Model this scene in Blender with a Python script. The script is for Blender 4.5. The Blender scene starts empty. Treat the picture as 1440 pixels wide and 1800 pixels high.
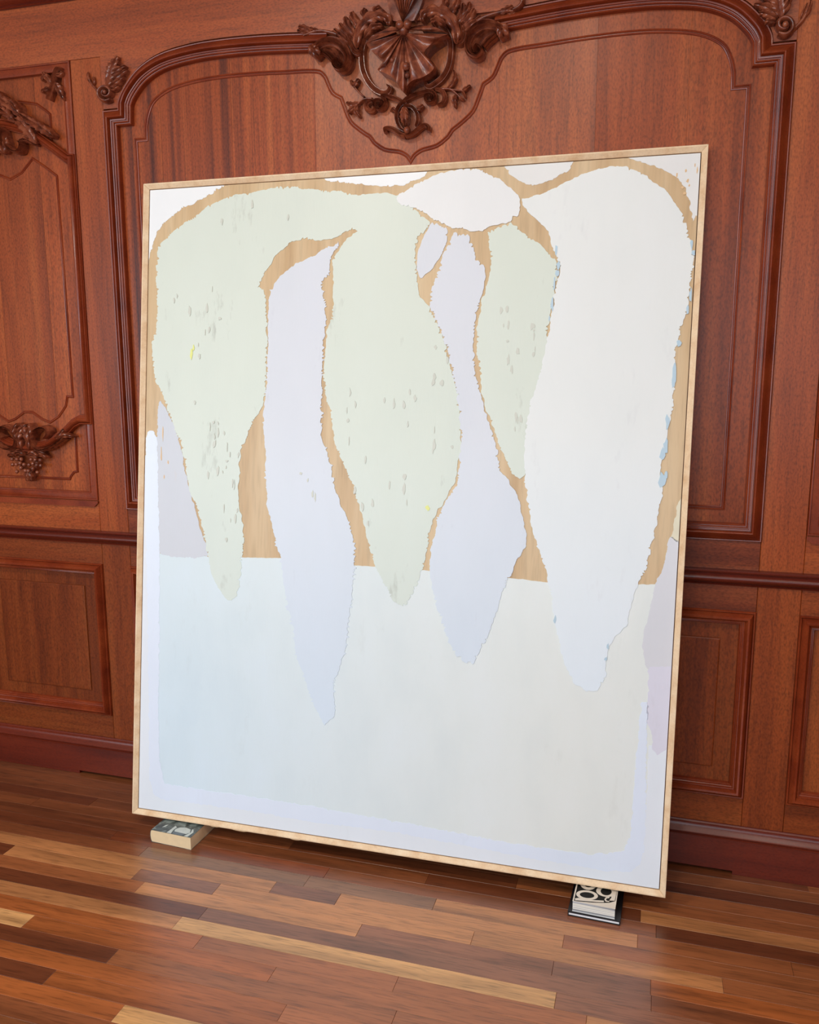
import bpy, math, random
from mathutils import Vector, Matrix, noise
from mathutils.geometry import delaunay_2d_cdt

# ------------------------------------------------------------------ camera, light, exposure
scn = bpy.context.scene
COL = scn.collection
CAM = Vector((0.0, -2.6, 1.5621))
FPX = 1483.845
YAW, PIT, ROL = math.radians(-16.38447), math.radians(-9.83864), math.radians(-0.11694)
cf = Vector((math.sin(YAW)*math.cos(PIT), math.cos(YAW)*math.cos(PIT), math.sin(PIT)))
r0 = Vector((math.cos(YAW), -math.sin(YAW), 0.0)); u0 = r0.cross(cf)
cr = r0*math.cos(ROL) + u0*math.sin(ROL)
cu = -r0*math.sin(ROL) + u0*math.cos(ROL)
cam_d = bpy.data.cameras.new('camera'); cam = bpy.data.objects.new('camera', cam_d); COL.objects.link(cam)
cam_d.sensor_fit = 'VERTICAL'; cam_d.sensor_height = 36.0; cam_d.lens = 36.0*FPX/1800.0
cam_d.clip_start = 0.02
cam.matrix_world = Matrix(((cr.x, cu.x, -cf.x, CAM.x), (cr.y, cu.y, -cf.y, CAM.y), (cr.z, cu.z, -cf.z, CAM.z), (0, 0, 0, 1)))
scn.camera = cam

scn.view_settings.view_transform = 'Standard'
scn.view_settings.look = 'None'
scn.view_settings.gamma = 1.0
scn.view_settings.use_curve_mapping = False
scn.view_settings.exposure = -1.05
scn.cycles.use_denoising = True
scn.cycles.max_bounces = 8

wld = bpy.data.worlds.new('daylight'); scn.world = wld; wld.use_nodes = True
bg = wld.node_tree.nodes['Background']
bg.inputs[0].default_value = (0.75, 0.86, 1.0, 1); bg.inputs[1].default_value = 1.2

ROOM = dict(x0=-5.6, x1=2.4, y0=-5.2, y1=0.0, zc=3.25)
# daylight entering by the five tall windows of the opposite wall
WINDOWS = [(-4.75, 1.15), (-3.25, 1.15), (-1.75, 1.15), (-0.25, 1.15), (1.25, 1.15)]
WIN_Z = (0.75, 2.75)
WIN_POWER = [118, 100, 84, 62, 52]
for (wx, ww), pw in zip(WINDOWS, WIN_POWER):
    ld = bpy.data.lights.new('window_daylight', 'AREA'); lo = bpy.data.objects.new('window_daylight', ld); COL.objects.link(lo)
    ld.shape = 'RECTANGLE'; ld.size = ww*0.94; ld.size_y = (WIN_Z[1]-WIN_Z[0])*0.96
    ld.energy = pw; ld.color = (0.74, 0.89, 1.0)
    lo.location = (wx, ROOM['y0']+0.02, sum(WIN_Z)/2); lo.rotation_euler = (math.radians(90), 0, 0)
# ceiling downlights of the room
for (lx, ly, pw) in [(-3.3, -2.1, 8), (-1.6, -2.1, 56), (-0.4, -2.1, 36), (0.9, -2.1, 18), (-3.3, -3.9, 8), (-1.6, -3.9, 14), (0.4, -3.9, 14)]:
    ld = bpy.data.lights.new('ceiling_lamp', 'AREA'); lo = bpy.data.objects.new('ceiling_lamp', ld); COL.objects.link(lo)
    ld.shape = 'DISK'; ld.size = 0.26; ld.energy = pw; ld.color = (1.0, 0.90, 0.78)
    lo.location = (lx, ly, ROOM['zc']-0.03)

# ------------------------------------------------------------------ helpers
rnd = random.Random(7)

def s2l(c):
    return tuple(((v/255.0)/12.92 if v/255.0 <= 0.04045 else ((v/255.0+0.055)/1.055)**2.4) for v in c)

def ray(px, py):
    return cf + cr*((px-720.0)/FPX) - cu*((py-900.0)/FPX)

def wp(px, py, h=0.0):
    """point on the wall plane y=-h that the photograph shows at (px,py)"""
    d = ray(px, py); t = (-h-CAM.y)/d.y
    p = CAM + d*t
    return Vector((p.x, -h, p.z))

def mesh_obj(name, verts, faces, mat, parent=None, smooth=None, fmats=None, color=None):
    me = bpy.data.meshes.new(name)
    me.from_pydata([tuple(v) for v in verts], [], faces)
    mats = mat if isinstance(mat, (list, tuple)) else [mat]
    for m in mats: me.materials.append(m)
    if fmats:
        me.polygons.foreach_set('material_index', fmats)
    if smooth is not None:
        me.polygons.foreach_set('use_smooth', [True]*len(me.polygons))
        me.set_sharp_from_angle(angle=math.radians(smooth))
    me.update()
    o = bpy.data.objects.new(name, me); COL.objects.link(o)
    if parent is not None: o.parent = parent
    if color is not None: o.color = (color[0], color[1], color[2], 1)
    return o

def structure(o): o['kind'] = 'structure'; return o

def tag(o, label, cat, group=None):
    o['label'] = label; o['category'] = cat
    if group: o['group'] = group
    return o

class MB:
    def __init__(s): s.v = []; s.f = []; s.m = []
    def add(s, v, f, mi=0):
        b = len(s.v); s.v += [tuple(p) for p in v]; s.f += [tuple(i+b for i in q) for q in f]; s.m += [mi]*len(f)
    def box(s, x0, x1, y0, y1, z0, z1, mi=0):
        v = [(x0,y0,z0),(x1,y0,z0),(x1,y1,z0),(x0,y1,z0),(x0,y0,z1),(x1,y0,z1),(x1,y1,z1),(x0,y1,z1)]
        s.add(v, [(0,3,2,1),(4,5,6,7),(0,1,5,4),(1,2,6,5),(2,3,7,6),(3,0,4,7)], mi)
    def board(s, x0, x1, z0, z1, yf, yb, ch=0.0012, mi=0):
        """vertical board, front at yf with a chamfered arris"""
        a, b = ch, ch
        v = [(x0+a,yf,z0+a),(x1-a,yf,z0+a),(x1-a,yf,z1-a),(x0+a,yf,z1-a),
             (x0,yf+b,z0),(x1,yf+b,z0),(x1,yf+b,z1),(x0,yf+b,z1),
             (x0,yb,z0),(x1,yb,z0),(x1,yb,z1),(x0,yb,z1)]
        f = [(0,1,2,3)]
        for i in range(4):
            j = (i+1) % 4
            f += [(i+4, j+4, j, i), (i+8, j+8, j+4, i+4)]
        f.append((11,10,9,8))
        s.add(v, f, mi)
    def out(s, name, mat, parent=None, smooth=None, color=None):
        return mesh_obj(name, s.v, s.f, mat, parent, smooth, s.m, color)

def prism(pts, yf, yb):
    """pts: (x,z) counter-clockwise seen from the room; front at yf"""
    n = len(pts); ar = sum(pts[i][0]*pts[(i+1)%n][1]-pts[(i+1)%n][0]*pts[i][1] for i in range(n))
    if ar < 0: pts = pts[::-1]
    v = [(x,yf,z) for x,z in pts] + [(x,yb,z) for x,z in pts]
    f = [tuple(range(n)), tuple(range(2*n-1, n-1, -1))]
    for i in range(n):
        j = (i+1) % n; f.append((i+n, j+n, j, i))
    return v, f

def catmull(pts, n=6, closed=False):
    out = []; m = len(pts)
    rng = range(m) if closed else range(m-1)
    g = (lambda i: pts[i % m]) if closed else (lambda i: pts[max(0, min(m-1, i))])
    for i in rng:
        p0, p1, p2, p3 = g(i-1), g(i), g(i+1), g(i+2)
        for k in range(n):
            t = k/n
            out.append(tuple(0.5*((2*b)+(-a+c)*t+(2*a-5*b+4*c-d)*t*t+(-a+3*b-3*c+d)*t**3) for a,b,c,d in zip(p0,p1,p2,p3)))
    if not closed: out.append(tuple(pts[-1]))
    return out

def sweep(mb, path, prof, closed=True, hand=1, ybase=0.0):
    """run a moulding profile [(across, proud)] along a path of (x,z) with mitred corners"""
    n = len(path); rings = []
    for i in range(n):
        p = Vector(path[i])
        a = Vector(path[i-1]) if (i > 0 or closed) else None
        b = Vector(path[(i+1) % n]) if (i < n-1 or closed) else None
        d1 = (p-a).normalized() if a is not None else (b-p).normalized()
        d2 = (b-p).normalized() if b is not None else d1
        n1 = Vector((-d1.y, d1.x))*hand; n2 = Vector((-d2.y, d2.x))*hand
        m = n1+n2
        if m.length < 1e-6: m = n1
        m.normalize(); k = 1.0/max(0.3, m.dot(n1))
        rings.append([(p.x+m.x*o*k, ybase-h, p.y+m.y*o*k) for o, h in prof])
    v = [q for r in rings for q in r]; w = len(prof); f = []
    for i in range(n if closed else n-1):
        j = (i+1) % n
        for k in range(w-1):
            q = (i*w+k, i*w+k+1, j*w+k+1, j*w+k)
            f.append(q if hand < 0 else q[::-1])
    if not closed:
        c = tuple(range(w)); f += [c, tuple((n-1)*w+k for k in reversed(range(w)))]
    mb.add(v, f)

# ------------------------------------------------------------------ materials
def nodes_of(name):
    m = bpy.data.materials.new(name); m.use_nodes = True
    nt = m.node_tree; b = nt.nodes['Principled BSDF']
    return m, nt, b

def N(nt, t, **kw):
    n = nt.nodes.new(t)
    for k, v in kw.items(): setattr(n, k, v)
    return n

def ramp(nt, stops):
    r = N(nt, 'ShaderNodeValToRGB'); e = r.color_ramp.elements
    while len(e) < len(stops): e.new(0.5)
    for el, (p, c) in zip(e, stops): el.position = p; el.color = (c[0], c[1], c[2], 1)
    return r

def wood_mat(name, dark, mid, light, stretch, rough=0.32, coat=0.35, pores=0.5, tint=True, bump=0.15, spec=0.5, scale=1.0, fleck=0.0):
    """varnished wood, grain drawn out along one axis (the small entry of stretch)"""
    m, nt, b = nodes_of(name); L = nt.links.new
    tc = N(nt, 'ShaderNodeTexCoord'); oi = N(nt, 'ShaderNodeObjectInfo')
    off = N(nt, 'ShaderNodeVectorMath', operation='SCALE'); off.inputs[0].default_value = (7.3, 3.1, 5.7)
    L(oi.outputs['Random'], off.inputs['Scale'])
    add = N(nt, 'ShaderNodeVectorMath', operation='ADD'); L(tc.outputs['Object'], add.inputs[0]); L(off.outputs[0], add.inputs[1])
    mp = N(nt, 'ShaderNodeMapping'); mp.inputs['Scale'].default_value = tuple(s*scale for s in stretch); L(add.outputs[0], mp.inputs[0])
    n1 = N(nt, 'ShaderNodeTexNoise'); n1.inputs['Scale'].default_value = 1.0; n1.inputs['Detail'].default_value = 5; n1.inputs['Distortion'].default_value = 0.35
    L(mp.outputs[0], n1.inputs['Vector'])
    mp2 = N(nt, 'ShaderNodeMapping'); mp2.inputs['Scale'].default_value = tuple(s*scale*9 for s in stretch); L(add.outputs[0], mp2.inputs[0])
    n2 = N(nt, 'ShaderNodeTexNoise'); n2.inputs['Scale'].default_value = 1.0; n2.inputs['Detail'].default_value = 3
    L(mp2.outputs[0], n2.inputs['Vector'])
    r1 = ramp(nt, [(0.30, dark), (0.5, mid), (0.72, light)]); L(n1.outputs['Fac'], r1.inputs[0])
    r2 = ramp(nt, [(0.32, (1-pores,)*3), (0.5, (1, 1, 1)), (1.0, (1.05, 1.05, 1.05))]); L(n2.outputs['Fac'], r2.inputs[0])
    mx = N(nt, 'ShaderNodeMix', data_type='RGBA', blend_type='MULTIPLY'); mx.inputs['Factor'].default_value = 1.0
    L(r1.outputs[0], mx.inputs['A']); L(r2.outputs[0], mx.inputs['B'])
    src = mx.outputs['Result']
    if fleck:
        mp3 = N(nt, 'ShaderNodeMapping'); mp3.inputs['Scale'].default_value = tuple(230.0 if q > 2 else 110.0 for q in stretch); L(add.outputs[0], mp3.inputs[0])
        n3 = N(nt, 'ShaderNodeTexNoise'); n3.inputs['Scale'].default_value = 1.0; n3.inputs['Detail'].default_value = 2; L(mp3.outputs[0], n3.inputs['Vector'])
        r3 = ramp(nt, [(0.30, (1-fleck*1.3,)*3), (0.5, (1, 1, 1)), (0.72, (1+fleck*.8,)*3)]); L(n3.outputs['Fac'], r3.inputs[0])
        m3 = N(nt, 'ShaderNodeMix', data_type='RGBA', blend_type='MULTIPLY'); m3.inputs['Factor'].default_value = 1.0
        L(src, m3.inputs['A']); L(r3.outputs[0], m3.inputs['B']); src = m3.outputs['Result']
    if tint:
        m2 = N(nt, 'ShaderNodeMix', data_type='RGBA', blend_type='MULTIPLY'); m2.inputs['Factor'].default_value = 1.0
        L(src, m2.inputs['A']); L(oi.outputs['Color'], m2.inputs['B']); src = m2.outputs['Result']
    L(src, b.inputs['Base Color'])
    b.inputs['Roughness'].default_value = rough
    b.inputs['Specular IOR Level'].default_value = spec
    b.inputs['Coat Weight'].default_value = coat; b.inputs['Coat Roughness'].default_value = rough*0.75
    bp = N(nt, 'ShaderNodeBump'); bp.inputs['Strength'].default_value = bump; bp.inputs['Distance'].default_value = 0.002
    L(n2.outputs['Fac'], bp.inputs['Height']); L(bp.outputs[0], b.inputs['Normal'])
    return m

MAH_D, MAH_M, MAH_L = s2l((124, 54, 22)), s2l((150, 69, 29)), s2l((166, 84, 38))
wood_v = wood_mat('mahogany_upright', MAH_D, MAH_M, MAH_L, (14, 14, 0.7), rough=0.36, coat=0.04, pores=0.22, bump=0.08, spec=0.27, fleck=0.25)
wood_streak = wood_mat('mahogany_streaked', s2l((80, 30, 16)), s2l((148, 67, 28)), s2l((168, 86, 40)), (26, 26, 0.3), rough=0.36, coat=0.04, pores=0.3, bump=0.08, spec=0.27, fleck=0.25)
wood_lamp_sheen = wood_mat('mahogany_lamp_sheen', s2l((128, 60, 25)), s2l((155, 76, 32)), s2l((172, 92, 42)), (14, 14, 0.7), rough=0.37, coat=0.05, pores=0.24, bump=0.08, spec=0.38, fleck=0.25)  # glossier and lighter: lamp sheen around the cartouche put into the colour
wood_top = wood_mat('mahogany_frieze', MAH_D, MAH_M, MAH_L, (0.7, 14, 14), rough=0.40, coat=0.08, pores=0.20, bump=0.08, spec=0.42, fleck=0.25)
wood_h = wood_mat('mahogany_level', MAH_D, MAH_M, MAH_L, (0.7, 14, 14), rough=0.36, coat=0.04, pores=0.20, bump=0.08, spec=0.27, fleck=0.25)
wood_mould = wood_mat('mahogany_moulding', s2l((110, 40, 20)), s2l((130, 52, 25)), s2l((144, 64, 32)), (9, 9, 9), rough=0.28, coat=0.10, pores=0.10, bump=0.03, spec=0.4, fleck=0.15)
wood_skirt = wood_mat('mahogany_skirting', s2l((84, 26, 14)), s2l((102, 34, 18)), s2l((114, 42, 22)), (1.0, 14, 14), rough=0.30, coat=0.15, pores=0.15, bump=0.03, spec=0.4, fleck=0.15)
wood_carve = wood_mat('mahogany_carving', s2l((80, 36, 24)), s2l((128, 64, 42)), s2l((164, 92, 62)), (38, 38, 38), rough=0.26, coat=0.2, pores=0.25, bump=0.12, spec=0.55)

def plain(name, col, rough=0.6, spec=0.5, var=0.0, scale=8.0, bump=0.0):
    m, nt, b = nodes_of(name); L = nt.links.new
    b.inputs['Roughness'].default_value = rough; b.inputs['Specular IOR Level'].default_value = spec
    n = N(nt, 'ShaderNodeTexNoise'); n.inputs['Scale'].default_value = scale; n.inputs['Detail'].default_value = 4
    tc = N(nt, 'ShaderNodeTexCoord'); L(tc.outputs['Object'], n.inputs['Vector'])
    r = ramp(nt, [(0.3, tuple(c*(1-var) for c in col)), (0.7, tuple(min(1, c*(1+var)) for c in col))])
    L(n.outputs['Fac'], r.inputs[0]); L(r.outputs[0], b.inputs['Base Color'])
    if bump:
        bp = N(nt, 'ShaderNodeBump'); bp.inputs['Strength'].default_value = bump; bp.inputs['Distance'].default_value = 0.001
        L(n.outputs['Fac'], bp.inputs['Height']); L(bp.outputs[0], b.inputs['Normal'])
    return m

plaster = plain('cream_plaster', s2l((226, 214, 196)), 0.8, var=0.02)
ceil_m = plain('ceiling_paint', s2l((214, 208, 196)), 0.85, var=0.01)
white_wood = plain('white_window_paint', s2l((235, 235, 230)), 0.45)
pine = wood_mat('pale_pine', s2l((218, 180, 138)), s2l((232, 202, 164)), s2l((240, 216, 182)), (22, 22, 22), rough=0.5, coat=0.0, pores=0.08, bump=0.05, tint=False)
ply = wood_mat('plywood_face', s2l((190, 156, 112)), s2l((203, 173, 131)), s2l((214, 188, 148)), (14, 14, 1.1), rough=0.42, coat=0.05, pores=0.10, bump=0.03, tint=False)
floor_mat = wood_mat('oak_strip_floor', (0.74, 0.73, 0.68), (1.16, 1.18, 1.12), (1.48, 1.50, 1.42), (1.6, 22, 22), rough=0.36, coat=0.5, pores=0.36, bump=0.12)

# ------------------------------------------------------------------ room shell
R = ROOM
mb = MB(); mb.box(R['x0'], R['x1'], 0.030, 0.15, 0, R['zc'])
wall = structure(mb.out('wall_back', wood_v)); wall.color = (0.9, 0.9, 0.9, 1)
mb = MB(); mb.box(R['x0']-0.12, R['x0'], R['y0'], 0.15, 0, R['zc']); structure(mb.out('wall_left', wood_v))
mb = MB(); mb.box(R['x1'], R['x1']+0.12, R['y0'], 0.15, 0, R['zc']); structure(mb.out('wall_right', wood_v))
mb = MB(); mb.box(R['x0']-0.12, R['x1']+0.12, R['y0']-0.12, 0.15, R['zc'], R['zc']+0.12); structure(mb.out('ceiling', ceil_m))
mb = MB()
xs = R['x0']
for wx, ww in WINDOWS:
    mb.box(xs, wx-ww/2, R['y0']-0.14, R['y0'], 0, R['zc']); xs = wx+ww/2
    mb.box(wx-ww/2, wx+ww/2, R['y0']-0.14, R['y0'], 0, WIN_Z[0]); mb.box(wx-ww/2, wx+ww/2, R['y0']-0.14, R['y0'], WIN_Z[1], R['zc'])
mb.box(xs, R['x1'], R['y0']-0.14, R['y0'], 0, R['zc'])
structure(mb.out('wall_front', wood_v))
for i, (wx, ww) in enumerate(WINDOWS):
    mb = MB(); a, b_ = wx-ww/2, wx+ww/2; y0, y1 = R['y0']-0.10, R['y0']-0.05
    for x0, x1, z0, z1 in [(a, a+.05, *WIN_Z), (b_-.05, b_, *WIN_Z), (a+.05, b_-.05, WIN_Z[0], WIN_Z[0]+.06), (a+.05, b_-.05, WIN_Z[1]-.05, WIN_Z[1]), (a+.05, b_-.05, 1.72, 1.77)]:
        mb.box(x0, x1, y0, y1, z0, z1)
    structure(mb.out('window_%d' % (i+1), white_wood))

# ------------------------------------------------------------------ panelling of the back wall
XC = -0.762          # centre of the wide bay
LB = -2.234          # centre of the narrow bay left of it
BH = 0.287           # half width of a narrow bay
HW = 1.066           # half width of the wide bay's opening
YF, YP = 0.0, 0.012  # face of the frame, face of the sunk panels

def board_obj(name, x0, x1, z0, z1, mat, tint=1.0, yf=YF, yb=0.03):
    mb = MB(); mb.board(x0, x1, z0, z1, yf, yb)
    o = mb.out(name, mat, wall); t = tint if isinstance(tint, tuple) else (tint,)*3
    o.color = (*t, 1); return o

g = 0.0004
st0, st1 = LB+BH, XC-HW                 # stile left of the wide bay
mir = lambda x: 2*XC-x
for (a, b_) in [(st0, st1), (mir(st1), mir(st0))]:
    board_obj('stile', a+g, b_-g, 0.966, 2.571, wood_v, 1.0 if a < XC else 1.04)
    board_obj('stile', a+g, b_-g, 0.15, 0.92, wood_v, 0.68 if a < XC else 0.86)  # lower stiles darker, most at the left: fading light put into the tint
for (a, b_) in [(LB-BH-0.115, LB-BH), (mir(LB-BH), mir(LB-BH)+0.115)]:
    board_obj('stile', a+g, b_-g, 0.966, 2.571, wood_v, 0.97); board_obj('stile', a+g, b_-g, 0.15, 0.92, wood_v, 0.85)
# plain boarding farther along the wall on both sides
for (a, b_) in [(R['x0']+0.002, LB-BH-0.115), (mir(LB-BH)+0.115, R['x1']-0.002)]:
    board_obj('panel', a+g, b_-g, 0.966, 2.571, wood_v, 0.95); board_obj('panel', a+g, b_-g, 0.15, 0.92, wood_v, 0.85)
# cross rails
for c, hw, zt in [(XC, HW, 1.060), (LB, BH, 1.079), (mir(LB), BH, 1.079)]:
    board_obj('cross_rail', c-hw+g, c+hw-g, 0.966, zt, wood_h, (0.66, 0.66, 0.95) if c == XC else 0.98)  # wide bay's purple tint: shadow and cool window sheen put into the colour
    board_obj('cross_rail', c-hw+g, c+hw-g, 0.838, 0.92, wood_h, (0.62, 0.62, 0.90) if c == XC else 0.66 if c < XC else 0.8)  # same purple shade tint; left bay darkened for the light's falloff
    board_obj('cross_rail', c-hw+g, c+hw-g, 0.15, 0.255, wood_h, 0.60 if c < XC - .1 else 0.72)  # darker at the left: falloff of the light put into the tint

# outline of the wide bay: vertical sides, shouldered corners, basket arch broken by the cartouche
ARCH = [(1.008, 2.402), (1.004, 2.428), (0.978, 2.470), (0.922, 2.521), (0.838, 2.557), (0.724, 2.574), (0.617, 2.578), (0.51, 2.576), (0.41, 2.571), (0.26, 2.560)]
ARCH = catmull(ARCH, 5)
half = [(1.066, 1.053), (1.066, 2.402)] + ARCH           # right half, going up and inwards
main_path = [(XC-x, z) for x, z in half[::-1]][:0]
right = [(XC+x, z) for x, z in half]; left = [(XC-x, z) for x, z in half]
# top rail with the arch cut out of it
arch_edge = [(XC+x, z) for x, z in half[1:]]
under = [(XC-x, z) for x, z in half[1:]] + [(XC+x, z) for x, z in half[1:]][::-1]
top_pts = [(R['x0']+0.002, R['zc']-0.01), (R['x0']+0.002, 2.5718), (XC-HW-0.001, 2.5718)] + [(x, z+0.006) for x, z in under[:1]] + [(x, z+0.006) for x, z in under[1:-1]] + [(x, z+0.006) for x, z in under[-1:]] + [(XC+HW+0.001, 2.5718), (R['x1']-0.002, 2.5718), (R['x1']-0.002, R['zc']-0.01)]
v, f = prism(top_pts, YF, 0.03)
o = mesh_obj('top_rail', v, f, wood_top, wall); o.color = (1.03, 1.0, 0.97, 1)
# the wide panel: upright boards glued edge to edge
edges = [-1.05, -0.86, -0.60, -0.31, 0.02, 0.27, 0.55, 0.80, 1.05]
for i in range(len(edges)-1):
    t = [0.96, 0.98, 1.06, 1.06, 1.10, 1.06, 1.02, 0.96][i]  # middle boards lighter: the lamp's highlight put into their tint
    mb = MB(); mb.board(XC+edges[i]+0.0001, XC+edges[i+1]-0.0001, 1.06, 2.60, YP, 0.03, 0.0002)
    o = mb.out('panel', wood_streak if i < 3 else wood_lamp_sheen if i < 6 else wood_v, wall); o.color = (t, t*0.98, t*0.95, 1)

PROF = [(0, -.002), (0, .006), (.002, .0085), (.0045, .008), (.006, .0045), (.009, .007), (.014, .013), (.019, .021), (.0235, .028), (.027, .0305), (.0295, .029), (.031, .0245), (.032, .014),
        (.033, .0135), (.0345, .0165), (.037, .0155), (.038, .011), (.0395, .0105), (.041, .0125), (.0435, .011), (.0445, .006), (.046, .0055), (.0475, .007), (.050, .005), (.052, -.012)]
mb = MB()
full = [(XC+x, z) for x, z in half[::-1]] + [(XC-x, z) for x, z in half]      # from the cartouche down the right, along the bottom, up the left
sweep(mb, full, PROF, closed=False, hand=-1)
mb.out('panel_moulding', wood_mould, wall, smooth=40)

BEAD = [(0, -.001), (.001, .0035), (.0035, .0045), (.0055, .003), (.006, .0008), (.0078, .0008), (.0085, .003), (.0105, .004), (.0125, .003), (.0135, -.001)]
INL = [(0.921, 2.345), (0.91, 2.385), (0.885, 2.425), (0.825, 2.457), (0.735, 2.474), (0.63, 2.480), (0.5, 2.478), (0.405, 2.473), (0.335, 2.470), (0.29, 2.463), (0.268, 2.443)]
INL2 = [(0.257, 2.418), (0.245, 2.397), (0.218, 2.381)]; INL3 = [(0.203, 2.342), (0.187, 2.308), (0.155, 2.281), (0.126, 2.262)]; INL4 = [(0.112, 2.243), (0.08, 2.222), (0.035, 2.213), (0.010, 2.200), (0, 2.189)]
ih = [(0.962, 1.141), (0.962, 2.312), (0.922, 2.312)] + catmull(INL, 4) + catmull(INL2, 3) + catmull(INL3, 3) + catmull(INL4, 3)
path = [(XC+x, z) for x, z in ih] + [(XC-x, z) for x, z in ih[::-1][1:]]
mb = MB(); sweep(mb, path, BEAD, closed=True, hand=1, ybase=YP)
mb.out('panel_bead', wood_mould, wall, smooth=40)

# lower panels (all three bays)
def lower_panel(c, hw, tint):
    z0, z1 = 0.248, 0.842
    for k, (a, b_) in enumerate(zip([-1, -0.55, -0.1, 0.4], [-0.55, -0.1, 0.4, 1]) if hw > .5 else [(-1, 0.1), (0.1, 1)]):
        mb = MB(); mb.board(c+a*hw*.98+.0002, c+b_*hw*.98-.0002, z0+.01, z1-.01, YP, 0.03, .0004)
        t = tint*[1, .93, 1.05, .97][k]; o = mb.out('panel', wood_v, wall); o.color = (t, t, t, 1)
    P = [(0, -.002), (0, .006), (.0025, .009), (.005, .008), (.0065, .004), (.009, .011), (.013, .020), (.018, .025), (.023, .023), (.027, .015), (.029, .010), (.0305, .0115), (.033, .0105), (.034, .006), (.0355, .0065), (.038, .005), (.039, .001), (.0405, .0015), (.043, -.001), (.044, -.012)]
    mb = MB(); sweep(mb, [(c-hw, z0), (c+hw, z0), (c+hw, z1), (c-hw, z1)], P, True, 1); mb.out('panel_moulding', wood_mould, wall, smooth=40)
    mb = MB(); fh = hw-0.094
    v = []; zz0, zz1 = 0.336, 0.750
    sweep(mb, [(c-fh, zz0), (c+fh, zz0), (c+fh, zz1), (c-fh, zz1)], [(0, 0), (.001, .0045), (.004, .006), (.0045, .006)], True, 1, YP)
    mb.add([(c-fh+.0045, YP-.006, zz0+.0045), (c+fh-.0045, YP-.006, zz0+.0045), (c+fh-.0045, YP-.006, zz1-.0045), (c-fh+.0045, YP-.006, zz1-.0045)], [(0, 1, 2, 3)])
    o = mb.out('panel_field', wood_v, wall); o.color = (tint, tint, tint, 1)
lower_panel(XC, HW, 0.74); lower_panel(LB, BH, 0.60); lower_panel(mir(LB), BH, 0.80)  # panel tints deepest at the left: dimmer light put into the colour

# narrow bays: sunk panel, border strip, ogee-headed moulding, beads
def narrow_bay(c):
    for k, (a, b_) in enumerate([(-1, -0.28), (-0.28, 0.45), (0.45, 1)]):
        mb = MB(); mb.board(c+a*(BH-.005)+.0002, c+b_*(BH-.005)-.0002, 1.075, 2.566, YP, 0.03, .0004)
        t = [0.98, 0.90, 1.02][k]; o = mb.out('panel', wood_v, wall); o.color = (t, t, t, 1)
    # border strip
    P = [(0, -.012), (0, .003), (.002, .005), (.005, .005), (.0065, .001), (.008, .002), (.027, .002), (.0285, .0045), (.031, .004), (.032, -.012)]
    mb = MB(); sweep(mb, [(c-BH+.0006, 1.079), (c+BH-.0006, 1.079), (c+BH-.0006, 2.570), (c-BH+.0006, 2.570)], P, True, 1); mb.out('border_strip', wood_mould, wall, smooth=40)
    # bottom ledge with clipped ends
    v, f = prism([(c-BH, 1.077), (c-BH, 1.070), (c-BH+.016, 1.056), (c+BH-.016, 1.056), (c+BH, 1.070), (c+BH, 1.077)], -.007, 0.0)
    mesh_obj('ledge', v, f, wood_mould, wall)
    hp = [(0.285, 1.356), (0.285, 2.274)] + catmull([(0.262, 2.276), (0.232, 2.297), (0.189, 2.327), (0.154, 2.350), (0.10, 2.384), (0.0, 2.41)], 4)
    hb = catmull([(0.0, 1.25), (0.08, 1.262), (0.125, 1.284), (0.161, 1.305), (0.187, 1.324), (0.212, 1.345)], 4) + [(0.235, 1.356)]
    rt = hb + hp
    pth = [(c+x, z) for x, z in rt] + [(c-x, z) for x, z in rt[::-1][1:-1]]
    P2 = [(0, -.012), (0, .008), (.002, .011), (.0045, .010), (.006, .006), (.008, .013), (.012, .020), (.016, .022), (.020, .019), (.0235, .011), (.025, .0115), (.027, .010), (.028, .006), (.0295, .0065), (.0315, .004), (.0325, .000), (.034, .000), (.0355, -.012)]
    mb = MB(); sweep(mb, pth, P2, True, 1); mb.out('panel_moulding', wood_mould, wall, smooth=40)
    B = [(0, -.001), (.001, .003), (.003, .0045), (.005, .003), (.0055, .0006), (.007, .0006), (.0075, .0025), (.009, .003), (.0105, -.001)]
    fl = [(0.0, 1.391), (0.016, 1.391), (0.059, 1.365), (0.093, 1.354), (0.135, 1.378), (0.17, 1.418), (0.178, 1.449), (0.203, 1.449), (0.2, 2.214), (0.15, 2.25), (0.1, 2.281), (0.085, 2.268), (0.048, 2.236), (0.0, 2.218)]
    pth = [(c+x, z) for x, z in fl] + [(c-x, z) for x, z in fl[::-1][1:-1]]
    mb = MB(); sweep(mb, pth, B, True, 1, YP); mb.out('panel_bead', wood_mould, wall, smooth=40)
    sp = [(0.0, 1.148), (0.164, 1.148), (0.170, 1.160), (0.183, 1.174), (0.201, 1.178), (0.203, 1.309)]
    mb = MB(); sweep(mb, [(c-x, z) for x, z in sp[::-1]] + [(c+x, z) for x, z in sp[1:]], B, False, 1, YP); mb.out('panel_bead', wood_mould, wall, smooth=40)
    for s in (-1, 1):
        sp = [(0.19, 2.31), (0.19, 2.415), (0.172, 2.430), (0.135, 2.455), (0.06, 2.47)]
        mb = MB(); sweep(mb, [(c+s*x, z) for x, z in sp], B, False, s, YP); mb.out('panel_bead', wood_mould, wall, smooth=40)
narrow_bay(LB); narrow_bay(mir(LB))

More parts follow.
